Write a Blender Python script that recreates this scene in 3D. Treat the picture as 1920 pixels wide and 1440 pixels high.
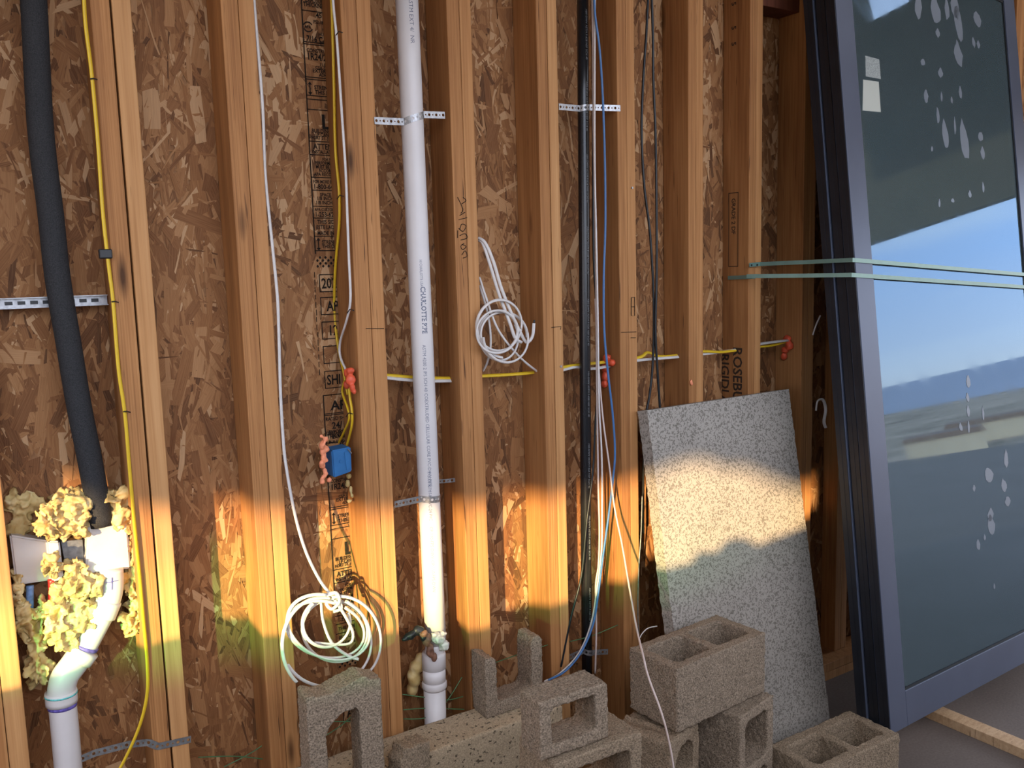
import bpy, bmesh, math, random
from mathutils import Vector, Matrix, noise
for o in list(bpy.data.objects): bpy.data.objects.remove(o)
SC = bpy.context.scene
COL = SC.collection
R = random.Random(7)
# ------------------------------------------------------------------ camera
F = 1669.86; YAW = 0.57006; PITCH = 0.12828; ROLL = -0.02807; CAMH = 1.73
_f = Vector((math.sin(YAW)*math.cos(PITCH), math.cos(YAW)*math.cos(PITCH), -math.sin(PITCH)))
_r = Vector((math.cos(YAW), -math.sin(YAW), 0)); _u = _r.cross(_f)
_r2 = math.cos(ROLL)*_r + math.sin(ROLL)*_u; _u2 = -math.sin(ROLL)*_r + math.cos(ROLL)*_u
CAM = Vector((0, 0, CAMH))
cd = bpy.data.cameras.new('camera'); cam = bpy.data.objects.new('camera', cd); COL.objects.link(cam)
cd.sensor_width = 36; cd.lens = F/1920*36; cd.clip_end = 3000; cd.clip_start = 0.02
cam.matrix_world = Matrix(((_r2.x, _u2.x, -_f.x, 0), (_r2.y, _u2.y, -_f.y, 0), (_r2.z, _u2.z, -_f.z, CAMH), (0, 0, 0, 1)))
SC.camera = cam
# ------------------------------------------------------------------ view, sky, sun
SC.view_settings.view_transform = 'Standard'; SC.view_settings.look = 'None'
SC.view_settings.exposure = 0.35; SC.view_settings.gamma = 1; SC.view_settings.use_curve_mapping = False
W = bpy.data.worlds.new('sky'); SC.world = W; W.use_nodes = True
nt = W.node_tree; nt.nodes.clear()
tc = nt.nodes.new('ShaderNodeTexCoord'); sp = nt.nodes.new('ShaderNodeSeparateXYZ'); rp = nt.nodes.new('ShaderNodeValToRGB')
bg = nt.nodes.new('ShaderNodeBackground'); wo = nt.nodes.new('ShaderNodeOutputWorld')
mpw = nt.nodes.new('ShaderNodeMapping'); mpw.inputs['Scale'].default_value = (2, 2, 14)
nzw = nt.nodes.new('ShaderNodeTexNoise'); nzw.inputs['Scale'].default_value = 1.6; nzw.inputs['Detail'].default_value = 5
mxw = nt.nodes.new('ShaderNodeMix'); mxw.data_type = 'RGBA'
crw = nt.nodes.new('ShaderNodeValToRGB')
nt.links.new(tc.outputs['Generated'], sp.inputs[0]); nt.links.new(sp.outputs['Z'], rp.inputs[0])
nt.links.new(tc.outputs['Generated'], mpw.inputs[0]); nt.links.new(mpw.outputs[0], nzw.inputs[0]); nt.links.new(nzw.outputs[0], crw.inputs[0])
crw.color_ramp.elements[0].position = .5; crw.color_ramp.elements[0].color = (0, 0, 0, 1)
crw.color_ramp.elements[1].position = .8; crw.color_ramp.elements[1].color = (.6, .6, .6, 1)
e = rp.color_ramp.elements
e[0].position = 0; e[0].color = (.97, .88, .82, 1)
e[1].position = 1; e[1].color = (.58, .61, .72, 1)
q = e.new(.035); q.color = (.80, .82, .90, 1)
q = e.new(.12); q.color = (.55, .70, .95, 1)
q = e.new(.3); q.color = (.70, .72, .82, 1)
nt.links.new(crw.outputs[0], mxw.inputs['Factor']); nt.links.new(rp.outputs[0], mxw.inputs['A']); mxw.inputs['B'].default_value = (1, .97, .94, 1)
nt.links.new(mxw.outputs['Result'], bg.inputs[0]); bg.inputs[1].default_value = 4.2
nt.links.new(bg.outputs[0], wo.inputs[0])
SUN_AZ = math.radians(47); SUN_EL = math.radians(7.3)
sd = Vector((math.sin(SUN_AZ)*math.cos(SUN_EL), math.cos(SUN_AZ)*math.cos(SUN_EL), -math.sin(SUN_EL)))
sl = bpy.data.lights.new('sun', 'SUN'); sl.energy = 9.5; sl.color = (1, .69, .34); sl.angle = math.radians(.53)
so = bpy.data.objects.new('sun', sl); COL.objects.link(so); so.rotation_euler = sd.to_track_quat('-Z', 'Y').to_euler(); so.location = (-4, -4, 4)
# added green spot imitating the lens flare tint on the wall, coming along the sunlight
gl = bpy.data.lights.new('flare_green_spot', 'SPOT'); gl.energy = 430; gl.color = (.22, 1, .28); gl.spot_size = math.radians(37); gl.spot_blend = 1; gl.shadow_soft_size = .03
go = bpy.data.objects.new('flare_green_spot', gl); COL.objects.link(go)
_t = Vector((.76, 2.26, .86)); go.location = _t - sd*3.1; go.rotation_euler = (_t-go.location).to_track_quat('-Z', 'Y').to_euler(); go.scale = (1.0, .21, 1)

D = 2.2627; DEP = .1326; OSB = D+DEP
# ------------------------------------------------------------------ helpers
def ray(x, y): return _r2*((x-960)/F) - _u2*((y-720)/F) + _f
def at(x, y, Y): v = ray(x, y); return CAM + v*(Y/v.y)
def atz(x, y, z): v = ray(x, y); return CAM + v*((z-CAMH)/v.z)
def atx(x, y, X): v = ray(x, y); return CAM + v*(X/v.x)
def origin(o):
    v = Vector((0, 0, 0))
    while o: v += o.location; o = o.parent
    return v
def tag(o, label=None, cat=None, group=None, kind=None):
    if label: o['label'] = label
    if cat: o['category'] = cat
    if group: o['group'] = group
    if kind: o['kind'] = kind
    return o
def empty(name, loc, label, cat, group=None):
    o = bpy.data.objects.new(name, None); COL.objects.link(o); o.location = loc; o.empty_display_size = .05
    return tag(o, label, cat, group)
def link(name, me, mat, parent=None, smooth=False, base=True):
    """link a mesh whose vertices are in world space"""
    if mat: me.materials.clear(); me.materials.append(mat)
    o = bpy.data.objects.new(name, me); COL.objects.link(o)
    if parent:
        w = origin(parent); o.parent = parent; me.transform(Matrix.Translation(-w))
    elif base and len(me.vertices):
        xs = [v.co for v in me.vertices]
        b = Vector((sum(v.x for v in xs)/len(xs), sum(v.y for v in xs)/len(xs), min(v.z for v in xs)))
        me.transform(Matrix.Translation(-b)); o.location = b
    if smooth:
        me.polygons.foreach_set('use_smooth', [True]*len(me.polygons))
    return o
class MB:
    def __init__(s): s.v = []; s.f = []
    def add(s, v, f):
        n = len(s.v); s.v += [tuple(p) for p in v]; s.f += [tuple(i+n for i in q) for q in f]; return s
    def box(s, lo, hi, m=None):
        x0, y0, z0 = lo; x1, y1, z1 = hi
        v = [Vector(p) for p in ((x0,y0,z0),(x1,y0,z0),(x1,y1,z0),(x0,y1,z0),(x0,y0,z1),(x1,y0,z1),(x1,y1,z1),(x0,y1,z1))]
        if m: v = [m @ p for p in v]
        return s.add(v, [(0,3,2,1),(4,5,6,7),(0,1,5,4),(1,2,6,5),(2,3,7,6),(3,0,4,7)])
    def prism(s, poly, fn):
        """poly: 2D outline, fn(u,v,k) -> point, k 0/1"""
        n = len(poly)
        v = [fn(a, b, 0) for a, b in poly] + [fn(a, b, 1) for a, b in poly]
        return s.add(v, [tuple(range(n-1, -1, -1)), tuple(range(n, 2*n))] + [(i, (i+1) % n, n+(i+1) % n, n+i) for i in range(n)])
    def tube(s, pts, r, seg=8, flat=1.0, cap=True):
        pts = [Vector(p) for p in pts]; n = len(pts); rr = r if isinstance(r, (list, tuple)) else [r]*n
        ref = None; vs = []
        for i, p in enumerate(pts):
            t = (pts[min(i+1, n-1)]-pts[max(i-1, 0)]).normalized()
            if ref is None: ref = t.orthogonal().normalized()
            ref = (ref - t*ref.dot(t)).normalized(); b = t.cross(ref)
            for k in range(seg):
                a = 2*math.pi*k/seg; vs.append(p + (ref*math.cos(a) + b*math.sin(a)*flat)*rr[i])
        fs = [(i*seg+k, i*seg+(k+1) % seg, (i+1)*seg+(k+1) % seg, (i+1)*seg+k) for i in range(n-1) for k in range(seg)]
        if cap: fs += [tuple(range(seg-1, -1, -1)), tuple(range((n-1)*seg, n*seg))]
        return s.add(vs, fs)
    def mesh(s, name='m'):
        me = bpy.data.meshes.new(name); me.from_pydata(s.v, [], s.f); me.validate(); me.update(); return me
    def build(s, name, mat, parent=None, smooth=False, bevel=0, base=True):
        me = s.mesh(name)
        if bevel:
            bm = bmesh.new(); bm.from_mesh(me)
            bmesh.ops.bevel(bm, geom=[e for e in bm.edges if e.is_manifold and e.calc_face_angle(0) > .5], offset=bevel, segments=2, affect='EDGES', profile=.5, clamp_overlap=True)
            bm.to_mesh(me); bm.free()
        return link(name, me, mat, parent, smooth, base)
def spline(pts, n=8):
    P = [Vector(p) for p in pts]; out = []
    for i in range(len(P)-1):
        a = P[max(i-1, 0)]; b = P[i]; c = P[i+1]; d = P[min(i+2, len(P)-1)]
        for k in range(n):
            t = k/n; out.append(.5*((2*b)+(c-a)*t+(2*a-5*b+4*c-d)*t*t+(3*b-a-3*c+d)*t**3))
    out.append(P[-1]); return out
def px(lst, Y=None):
    return [at(a[0], a[1], a[2] if len(a) > 2 else Y) for a in lst]
def evalmesh(o):
    dg = bpy.context.evaluated_depsgraph_get(); dg.update(); return bpy.data.meshes.new_from_object(o.evaluated_get(dg))
_tex = {}
def clouds(size, depth=2):
    k = (size, depth)
    if k not in _tex:
        t = bpy.data.textures.new('clouds', 'CLOUDS'); t.noise_scale = size; t.noise_depth = depth; _tex[k] = t
    return _tex[k]
def swirl(size):
    k = ('s', size)
    if k not in _tex:
        t = bpy.data.textures.new('swirl', 'DISTORTED_NOISE'); t.noise_scale = size; t.distortion = 1.6; t.noise_basis = 'BLENDER_ORIGINAL'; t.noise_distortion = 'BLENDER_ORIGINAL'; _tex[k] = t
    return _tex[k]
def remesh(me, voxel, disp=(), smooth=0):
    o = bpy.data.objects.new('tmp', me); COL.objects.link(o)
    m = o.modifiers.new('r', 'REMESH'); m.mode = 'VOXEL'; m.voxel_size = voxel
    if smooth:
        m = o.modifiers.new('s', 'SMOOTH'); m.iterations = smooth
    for size, st in disp:
        m = o.modifiers.new('d', 'DISPLACE'); m.texture = clouds(size) if size > 0 else swirl(-size); m.strength = st; m.texture_coords = 'LOCAL'; m.mid_level = .5 if size > 0 else .22
    r = evalmesh(o); bpy.data.objects.remove(o); return r
# ------------------------------------------------------------------ materials
class NT:
    def __init__(s, name, rough=.6, spec=.3):
        s.m = bpy.data.materials.new(name); s.m.use_nodes = True; s.t = s.m.node_tree; s.b = s.t.nodes['Principled BSDF']
        s.b.inputs['Roughness'].default_value = rough; s.b.inputs['Specular IOR Level'].default_value = spec
    def n(s, typ, **kw):
        o = s.t.nodes.new('ShaderNode'+typ)
        for k, v in kw.items():
            if hasattr(o, k): setattr(o, k, v)
        return o
    def l(s, a, b): s.t.links.new(a, b)
    def coord(s, scale=(1, 1, 1), src='Object', rnd=True):
        c = s.n('TexCoord'); m = s.n('Mapping'); m.inputs['Scale'].default_value = scale
        s.l(c.outputs[src], m.inputs[0])
        if rnd:
            oi = s.n('ObjectInfo'); mu = s.n('Math', operation='MULTIPLY'); mu.inputs[1].default_value = 37.0
            s.l(oi.outputs['Random'], mu.inputs[0]); cb = s.n('CombineXYZ'); s.l(mu.outputs[0], cb.inputs[0]); s.l(mu.outputs[0], cb.inputs[1]); s.l(mu.outputs[0], cb.inputs[2])
            s.l(cb.outputs[0], m.inputs['Location'])
        return m.outputs[0]
    def noise(s, vec, scale=5, detail=4, dist=0, rough=.5):
        o = s.n('TexNoise'); s.l(vec, o.inputs['Vector']); o.inputs['Scale'].default_value = scale; o.inputs['Detail'].default_value = detail
        o.inputs['Distortion'].default_value = dist; o.inputs['Roughness'].default_value = rough; return o.outputs[0]
    def ramp(s, fac, stops):
        o = s.n('ValToRGB'); el = o.color_ramp.elements
        el[0].position, c = stops[0][0], stops[0][1]; el[0].color = (*c, 1)
        el[1].position = stops[-1][0]; el[1].color = (*stops[-1][1], 1)
        for p_, c in stops[1:-1]: q = el.new(p_); q.color = (*c, 1)
        s.l(fac, o.inputs[0]); return o.outputs[0]
    def mix(s, fac, a, b, mode='MIX'):
        o = s.n('Mix'); o.data_type = 'RGBA'; o.blend_type = mode
        for k, x in (('Factor', fac), ('A', a), ('B', b)):
            i = o.inputs[k] if k == 'Factor' else [q for q in o.inputs if q.name == k and q.type == 'RGBA'][0]
            if isinstance(x, (int, float)): i.default_value = x
            elif isinstance(x, tuple): i.default_value = (*x, 1)
            else: s.l(x, i)
        return [q for q in o.outputs if q.type == 'RGBA'][0]
    def color(s, c):
        if isinstance(c, tuple): s.b.inputs['Base Color'].default_value = (*c, 1)
        else: s.l(c, s.b.inputs['Base Color'])
        return s
    def bump(s, h, st=.3, dist=.002):
        o = s.n('Bump'); o.inputs['Strength'].default_value = st; o.inputs['Distance'].default_value = dist; s.l(h, o.inputs['Height']); s.l(o.outputs[0], s.b.inputs['Normal']); return s
def wood(name, c0, c1, c2, sx, sy, sz=1.6, knots=True, lines=.5):
    m = NT(name, .65, .25)
    v = m.coord((sx, sy, sz)); a = m.noise(v, 1, 5, .25, .6)
    v2 = m.coord((9, 7, .9)); b = m.noise(v2, 1, 3, .6)
    v3 = m.coord((150, 150, 4)); f = m.noise(v3, 1, 3)
    col = m.ramp(a, [(.36, c0), (.5, c1), (.66, c2)])
    col = m.mix(.40, col, m.ramp(b, [(.3, c0), (.7, c2)]))
    col = m.mix(.28, col, m.ramp(f, [(.35, c0), (.65, c2)]))
    if knots:
        vk = m.coord((7, 7, 1.6)); vo = m.n('TexVoronoi'); m.l(vk, vo.inputs['Vector']); vo.inputs['Scale'].default_value = 1.0; vo.inputs['Randomness'].default_value = 1
        k = m.ramp(vo.outputs['Distance'], [(.03, (1, 1, 1)), (.10, (0, 0, 0))])
        col = m.mix(k, col, tuple(x*.38 for x in c0))
    # dark short checks and pores
    vc = m.coord((130, 130, 6)); c = m.noise(vc, 1, 2, 0, .5); cm = m.ramp(c, [(.70, (0, 0, 0)), (.76, (1, 1, 1))])
    col = m.mix(cm, col, tuple(x*.45 for x in c0))
    m.color(col); m.bump(a, .25, .002); return m.m
M = {}
M['lvl'] = wood('veneer lumber', (.19, .074, .023), (.36, .153, .051), (.49, .238, .088), 330, 14, 1.2, True)
M['fir'] = wood('fir lumber', (.29, .12, .039), (.43, .196, .069), (.51, .262, .103), 60, 30, .9, True)
M['fir2'] = wood('pale fir lumber', (.33, .146, .050), (.48, .238, .089), (.56, .308, .132), 75, 34, .8, False)
M['redwood'] = wood('dark red board', (.10, .032, .018), (.16, .05, .028), (.2, .07, .04), 60, 30, .9, False)
M['floorwood'] = wood('pine batten', (.40, .24, .12), (.55, .36, .2), (.66, .45, .27), 20, 90, 60, False)
def osb_flakes():
    m = NT('strand board flakes', .7, .2)
    a = m.n('Attribute'); a.attribute_name = 'tone'; s = m.n('SeparateColor'); m.l(a.outputs['Color'], s.inputs[0])
    g = m.n('Attribute'); g.attribute_name = 'grain'; mp = m.n('Mapping'); mp.inputs['Scale'].default_value = (14, 420, 1); m.l(g.outputs['Vector'], mp.inputs[0])
    n = m.noise(mp.outputs[0], 1, 4, .3)
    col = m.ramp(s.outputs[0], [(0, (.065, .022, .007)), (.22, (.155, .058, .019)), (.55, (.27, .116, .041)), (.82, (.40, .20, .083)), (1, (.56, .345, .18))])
    col = m.mix(.30, col, m.ramp(n, [(.3, (.085, .032, .012)), (.7, (.38, .20, .09))]))
    sp_ = m.noise(m.coord((1, 1, 1), rnd=False), 260, 2); col = m.mix(m.ramp(sp_, [(.735, (0, 0, 0)), (.75, (1, 1, 1))]), col, (.06, .025, .012))
    m.color(col); m.bump(n, .3, .001); return m.m
M['flakes'] = osb_flakes()
m = NT('strand board', .8, .15); m.color(m.ramp(m.noise(m.coord((1, 1, .5)), 40, 4), [(.3, (.16, .07, .03)), (.7, (.36, .19, .09))])); M['osb'] = m.m
def plain(name, c, rough=.5, spec=.4, metal=0, nz=0, nscale=60, bump=0):
    m = NT(name, rough, spec); m.b.inputs['Metallic'].default_value = metal
    if nz:
        n = m.noise(m.coord(), nscale, 4); m.color(m.ramp(n, [(.3, tuple(x*(1-nz) for x in c)), (.7, tuple(min(1, x*(1+nz)) for x in c))]))
        if bump: m.bump(n, bump, .002)
    else: m.color(c)
    return m.m
M['pvc'] = plain('white pipe plastic', (.60, .565, .56), .35, .45, 0, .05, 8)
M['boxwhite'] = plain('white box plastic', (.58, .55, .52), .5, .3, 0, .06, 20)
M['abs'] = plain('black pipe', (.012, .012, .014), .25, .5, 0, .2, 40)
M['foamtube'] = plain('black insulation foam', (.028, .028, .030), .8, .2, 0, .45, 420, .7)
M['yellow'] = plain('yellow cable sheath', (.66, .43, .02), .4, .4)
M['white'] = plain('white cable sheath', (.60, .56, .535), .45, .4, 0, .05, 60)
M['pinkwhite'] = plain('pale cable sheath', (.58, .47, .43), .45, .4)
M['blue'] = plain('blue cable sheath', (.055, .15, .34), .4, .4)
M['black'] = plain('black cable sheath', (.012, .013, .015), .4, .4)
M['greenwire'] = plain('green tie wire', (.07, .17, .07), .4, .4)
M['galv'] = plain('galvanised strap', (.36, .36, .37), .42, .5, .85, .25, 90)
M['galvdull'] = plain('dull galvanised strap', (.30, .31, .32), .45, .5, .8, .25, 90)
M['bluebox'] = plain('blue box plastic', (.022, .12, .30), .5, .35, 0, .1, 30)
M['caulk'] = plain('red fire caulk', (.62, .085, .035), .45, .4, 0, .2, 60, .3)
M['orangefoam'] = plain('orange foam', (.78, .27, .14), .6, .3, 0, .2, 90, .3)
M['redtube'] = plain('red tube', (.55, .02, .02), .35, .5)
M['bluetube'] = plain('blue tube', (.12, .22, .42), .35, .5, 0, .3, 90)
M['purple'] = plain('purple primer', (.13, .10, .38), .5, .3, 0, .4, 120)
M['teal'] = plain('teal cement stain', (.12, .45, .45), .5, .3, 0, .4, 200)
M['ink'] = plain('black stamp ink', (.018, .014, .011), .8, .1, 0, .3, 90)
M['inkgrey'] = plain('grey stamp ink', (.045, .030, .022), .8, .1)
M['pipeink'] = plain('pipe print ink', (.16, .17, .22), .7, .1)
m = NT('spray foam', .55, .3); n = m.noise(m.coord(), 26, 5, .5); m.color(m.ramp(n, [(.3, (.40, .27, .095)), (.55, (.55, .41, .18)), (.75, (.66, .55, .32))])); m.bump(m.noise(m.coord(), 90, 4), .35, .003)
m.b.inputs['Subsurface Weight'].default_value = .08; M['foam'] = m.m
def concrete(name, c, sp=.75, pits=0, scale=230):
    m = NT(name, .92, .12); v = m.coord(rnd=True); a = m.noise(v, scale, 2, 0, .6); b = m.noise(v, 9, 4)
    col = m.ramp(a, [(.32, tuple(x*(1-sp) for x in c)), (.5, c), (.68, tuple(min(1, x*(1+sp)) for x in c))])
    col = m.mix(.3, col, m.ramp(b, [(.3, tuple(x*.82 for x in c)), (.7, tuple(x*1.15 for x in c))]))
    h = a
    if pits:
        vo = m.n('TexNoise'); m.l(v, vo.inputs['Vector']); vo.inputs['Scale'].default_value = 90; vo.inputs['Detail'].default_value = 2
        k = m.ramp(vo.outputs[0], [(.62, (0, 0, 0)), (.66, (1, 1, 1))]); col = m.mix(k, col, tuple(x*.25 for x in c))
    m.color(col); m.bump(h, .9, .004); return m.m
M['cmu'] = concrete('grey block concrete', (.245, .19, .138))
M['cmu2'] = concrete('tan block concrete', (.255, .193, .132), .7)
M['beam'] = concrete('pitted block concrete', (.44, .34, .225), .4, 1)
m = NT('speckled cement board', .85, .2); v = m.coord(rnd=False); n1 = m.noise(v, 135, 1.5, .9, .5); n2 = m.noise(v, 300, 2); n3 = m.noise(v, 5, 3)
col = m.ramp(n1, [(.525, (.42, .38, .335)), (.56, (.085, .075, .06))]); col = m.mix(.18, col, m.ramp(n2, [(.35, (.16, .14, .115)), (.65, (.46, .42, .365))])); col = m.mix(.35, col, m.ramp(n3, [(.3, (.25, .225, .195)), (.7, (.40, .365, .32))]))
m.color(col); m.bump(n1, .2, .002); M['board'] = m.m
m = NT('concrete floor', .75, .25); v = m.coord(rnd=False); a = m.noise(v, 1.6, 6); b = m.noise(v, 120, 3); c = m.ramp(a, [(.3, (.12, .095, .08)), (.7, (.185, .15, .13))]); m.color(m.mix(.25, c, m.ramp(b, [(.3, (.08, .06, .05)), (.7, (.22, .18, .155))]))); m.bump(b, .2, .002); M['floor'] = m.m
M['frame'] = plain('slate blue frame coating', (.075, .088, .130), .42, .4, .2, .06, 6)
M['frameside'] = plain('black frame edge', (.016, .018, .024), .33, .5, .3, .15, 12)
M['gasket'] = plain('black glazing gasket', (.015, .017, .018), .6, .3)
M['bandmetal'] = plain('green grey strapping', (.15, .25, .215), .38, .5, .35, .06, 30)
M['sticker'] = plain('pale sticker paper', (.46, .48, .43), .7, .2)
M['stickerprint'] = plain('printed sticker paper', (.30, .33, .32), .6, .2, 0, .35, 220)
M['film'] = plain('dried water film', (.16, .185, .22), .4, .3)
M['house'] = plain('pale house render', (.72, .62, .45), .8, .2, 0, .06, .5)
M['housedark'] = plain('house window', (.05, .06, .07), .3, .5)
M['houseroof'] = plain('house roof', (.25, .16, .12), .8, .2)
M['hills'] = plain('distant blue hills', (.40, .45, .55), 1, 0, 0, .1, .01)
M['shell'] = plain('dark timber cladding', (.07, .075, .07), .8, .2, 0, .2, 3)
m = NT('dry land', 1, 0); a = m.noise(m.coord((1, 1, 1), rnd=False), .05, 6); m.color(m.ramp(a, [(.3, (.24, .19, .14)), (.5, (.44, .35, .26)), (.7, (.60, .48, .36))])); M['land'] = m.m
# coated glass: mirror-like reflection over a dark tinted see-through pane
m = NT('coated glass'); t = m.t; t.nodes.remove(m.b)
out = [n for n in t.nodes if n.type == 'OUTPUT_MATERIAL'][0]
gls = m.n('BsdfGlossy'); nz = m.noise(m.coord((1, 40, 1.0), rnd=False), 3, 4)
rg = m.n('MapRange'); m.l(nz, rg.inputs[0]); rg.inputs[1].default_value = .35; rg.inputs[2].default_value = .8; rg.inputs[3].default_value = .012; rg.inputs[4].default_value = .075; m.l(rg.outputs[0], gls.inputs['Roughness'])
gls.inputs['Color'].default_value = (.31, .45, .63, 1)
trn = m.n('BsdfTransparent'); trn.inputs[0].default_value = (.34, .46, .46, 1)
dif = m.n('BsdfDiffuse'); dif.inputs[0].default_value = (.16, .21, .22, 1); mx0 = m.n('MixShader'); mx0.inputs[0].default_value = .38; m.l(trn.outputs[0], mx0.inputs[1]); m.l(dif.outputs[0], mx0.inputs[2])
fr = m.n('Fresnel'); fr.inputs[0].default_value = 2.3
mx = m.n('MixShader'); m.l(fr.outputs[0], mx.inputs[0]); m.l(mx0.outputs[0], mx.inputs[1]); m.l(gls.outputs[0], mx.inputs[2]); m.l(mx.outputs[0], out.inputs[0]); M['glass'] = m.m

# ================================================================== STRUCTURE
fl = MB().box((-3, -8, -.15), (16, OSB+.3, 0)).build('floor', M['floor'], base=False); tag(fl, kind='structure')
wall = MB().box((-1.6, OSB, 0), (5.2, OSB+.012, 3.4)).build('wall_back', M['osb'], base=False); tag(wall, kind='structure')
# strand-board flakes pressed on the sheathing
STUDS = [(0.0, .086), (.354, .4405), (.6456, .7276), (.9546, 1.040), (1.270, 1.348), (1.5728, 1.646), (1.878, 1.9517), (2.187, 2.2565), (2.482, 2.5486), (2.776, 2.845), (3.08, 3.156), (3.385, 3.461), (3.69, 3.766), (3.995, 4.07), (4.3, 4.376), (4.6, 4.676)]
XS0 = at(560, 2, OSB).x
def flakes():
    vs = []; fs = []; tone = []; gr = []
    def one(cx, cz, L, w, a, tn, layer):
        c, s = math.cos(a), math.sin(a); n = len(vs)
        j = lambda k: R.uniform(-k, k)
        pts = [(-L/2+j(.006), -w/2+j(.003)), (j(.2)*L, -w/2+j(.004)), (L/2+j(.008), -w/2+j(.003)), (L/2+j(.01), w/2+j(.003)), (j(.2)*L, w/2+j(.004)), (-L/2+j(.01), w/2+j(.003))]
        t1 = R.uniform(-.0009, .0009); t2 = R.uniform(-.0006, .0006); ox, oy = R.random()*9, R.random()*9
        for u, v in pts:
            vs.append((cx+u*c-v*s, OSB-.0006-layer*.0016-abs(t1*u/L*2+t2*v/w*2), cz+u*s+v*c)); tone.append((tn, 0, 0, 1)); gr.append((u+ox, v+oy, 0))
        fs.append((n, n+1, n+4, n+5)); fs.append((n+1, n+2, n+3, n+4))
    bays = [(-.35, .0)]+[(STUDS[i][1]-.002, STUDS[i+1][0]+.002) for i in range(len(STUDS)-1)]
    for bi, (a0, a1) in enumerate(bays):
        dens = 1.0 if bi < 10 else .4
        for layer, cnt in ((0, 800), (.5, 800), (1, 800)):
            for k in range(int(cnt*dens*(a1-a0)/.22)):
                w = R.uniform(.003, .012) if R.random() < .62 else R.uniform(.014, .036); L = R.uniform(.04, .145)
                ang = math.pi/2+R.gauss(0, .34) if R.random() < .8 else R.uniform(0, math.pi)
                x = R.uniform(a0, a1); z = R.uniform(.02, 3.2)
                ex = abs(math.cos(ang))*L/2+abs(math.sin(ang))*w/2
                if x-ex < a0-.05 or x+ex > a1+.05: x = min(max(x, a0+.02), a1-.02)
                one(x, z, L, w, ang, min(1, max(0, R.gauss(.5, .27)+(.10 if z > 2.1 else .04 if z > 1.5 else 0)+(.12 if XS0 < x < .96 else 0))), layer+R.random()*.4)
    me = bpy.data.meshes.new('flakes'); me.from_pydata(vs, [], fs); me.update()
    a = me.attributes.new('tone', 'FLOAT_COLOR', 'POINT'); a.data.foreach_set('color', [x for t_ in tone for x in t_])
    a = me.attributes.new('grain', 'FLOAT_VECTOR', 'POINT'); a.data.foreach_set('vector', [x for t_ in gr for x in t_])
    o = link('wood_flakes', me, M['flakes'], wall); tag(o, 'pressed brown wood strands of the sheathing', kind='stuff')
flakes()
# studs: each a pair of plies
def ply(x0, x1, mat, y0=0, lean=0, z1=3.3):
    b = MB().box((x0, D+y0+(.055 if x0 > 3 else 0), .076), (x1, OSB-.004, z1))
    o = b.build('stud_ply', M[mat], wall, bevel=.0022); return o
plies = []
for i, (a, b) in enumerate(STUDS):
    mid = a+(b-a)*(.52 if i != 1 else .5)
    kinds = {0: ('fir', 'fir2'), 1: ('lvl', 'fir2'), 2: ('lvl', 'fir'), 3: ('lvl', 'fir'), 4: ('lvl', 'fir'), 5: ('lvl', 'fir2'), 6: ('lvl', 'fir'), 7: ('lvl', 'fir'), 8: ('lvl', 'fir'), 9: ('lvl', 'fir')}.get(i, ('lvl', 'fir'))
    g = .0045 if i == 1 else .0012
    plies.append((ply(a, mid-g/2, kinds[0], R.uniform(0, .002)), ply(mid+g/2, b, kinds[1], R.uniform(0, .003))))
for k in range(2): MB().box((-1.5, D, .038*k), (5.1, OSB-.004, .038*k+.036)).build('sole_plate', M['fir'], wall, bevel=.002)
pA = at(18, 32, D+.02)
MB().box((.0875, D+.03, pA.z), (.150, OSB-.004, pA.z+.09)).build('blocking_board', M['redwood'], wall, bevel=.002)
pB = at(1460, 18, D+.04)
MB().box((2.552, D+.03, pB.z), (2.772, OSB-.004, pB.z+.09)).build('blocking_board', M['redwood'], wall, bevel=.002)

# --- printed stamps
TXT = {}
def text_geo(s, size, bold=.0):
    k = (s, bold)
    if k not in TXT:
        cu = bpy.data.curves.new('t', 'FONT'); cu.body = s; cu.size = 1; cu.offset = bold; cu.align_x = 'LEFT'; cu.resolution_u = 2
        o = bpy.data.objects.new('t', cu); COL.objects.link(o); me = evalmesh(o); bpy.data.objects.remove(o)
        vs = [(v.co.x, v.co.y) for v in me.vertices]; TXT[k] = (vs, [tuple(p.vertices) for p in me.polygons]); bpy.data.meshes.remove(me)
    return TXT[k]
def put_text(mb, s, fn, size, bold=.0, wx=1.0):
    vs, fs = text_geo(s, size, bold); mb.add([fn(x*size*wx, y*size) for x, y in vs], fs)
XS = at(563, 2, OSB).x   # left rule of the stamped column
YP = OSB-.0052
def zo(y, x=600): return at(x, y, OSB).z
ink = MB()
def rule(y, x0=0, x1=.2, th=.0022):
    z = zo(y); ink.box((XS+x0, YP, z-th/2), (XS+x1, YP+.0006, z+th/2))
def line(y, s, h, dx=.008, wx=.85, bold=.022):
    """h: cap height in photo pixels"""
    size = h/668*1.39; z = zo(y)-size*.36
    put_text(ink, s, lambda u, v: (XS+dx+u, YP, z+v), size, bold, wx)
def vrule(y0, y1, x=0, th=.003):
    ink.box((XS+x, YP, zo(y1)), (XS+x+th, YP+.0006, zo(y0)))
def arrow(y):
    z = zo(y); x = XS+.012
    ink.box((x-.0015, YP, z-.012), (x+.0015, YP+.0006, z+.012))
    for s in (1, -1): ink.add([(x-.006, YP, z+s*.010), (x+.006, YP, z+s*.010), (x, YP, z+s*.018)], [(0, 1, 2) if s > 0 else (0, 2, 1)])
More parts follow.
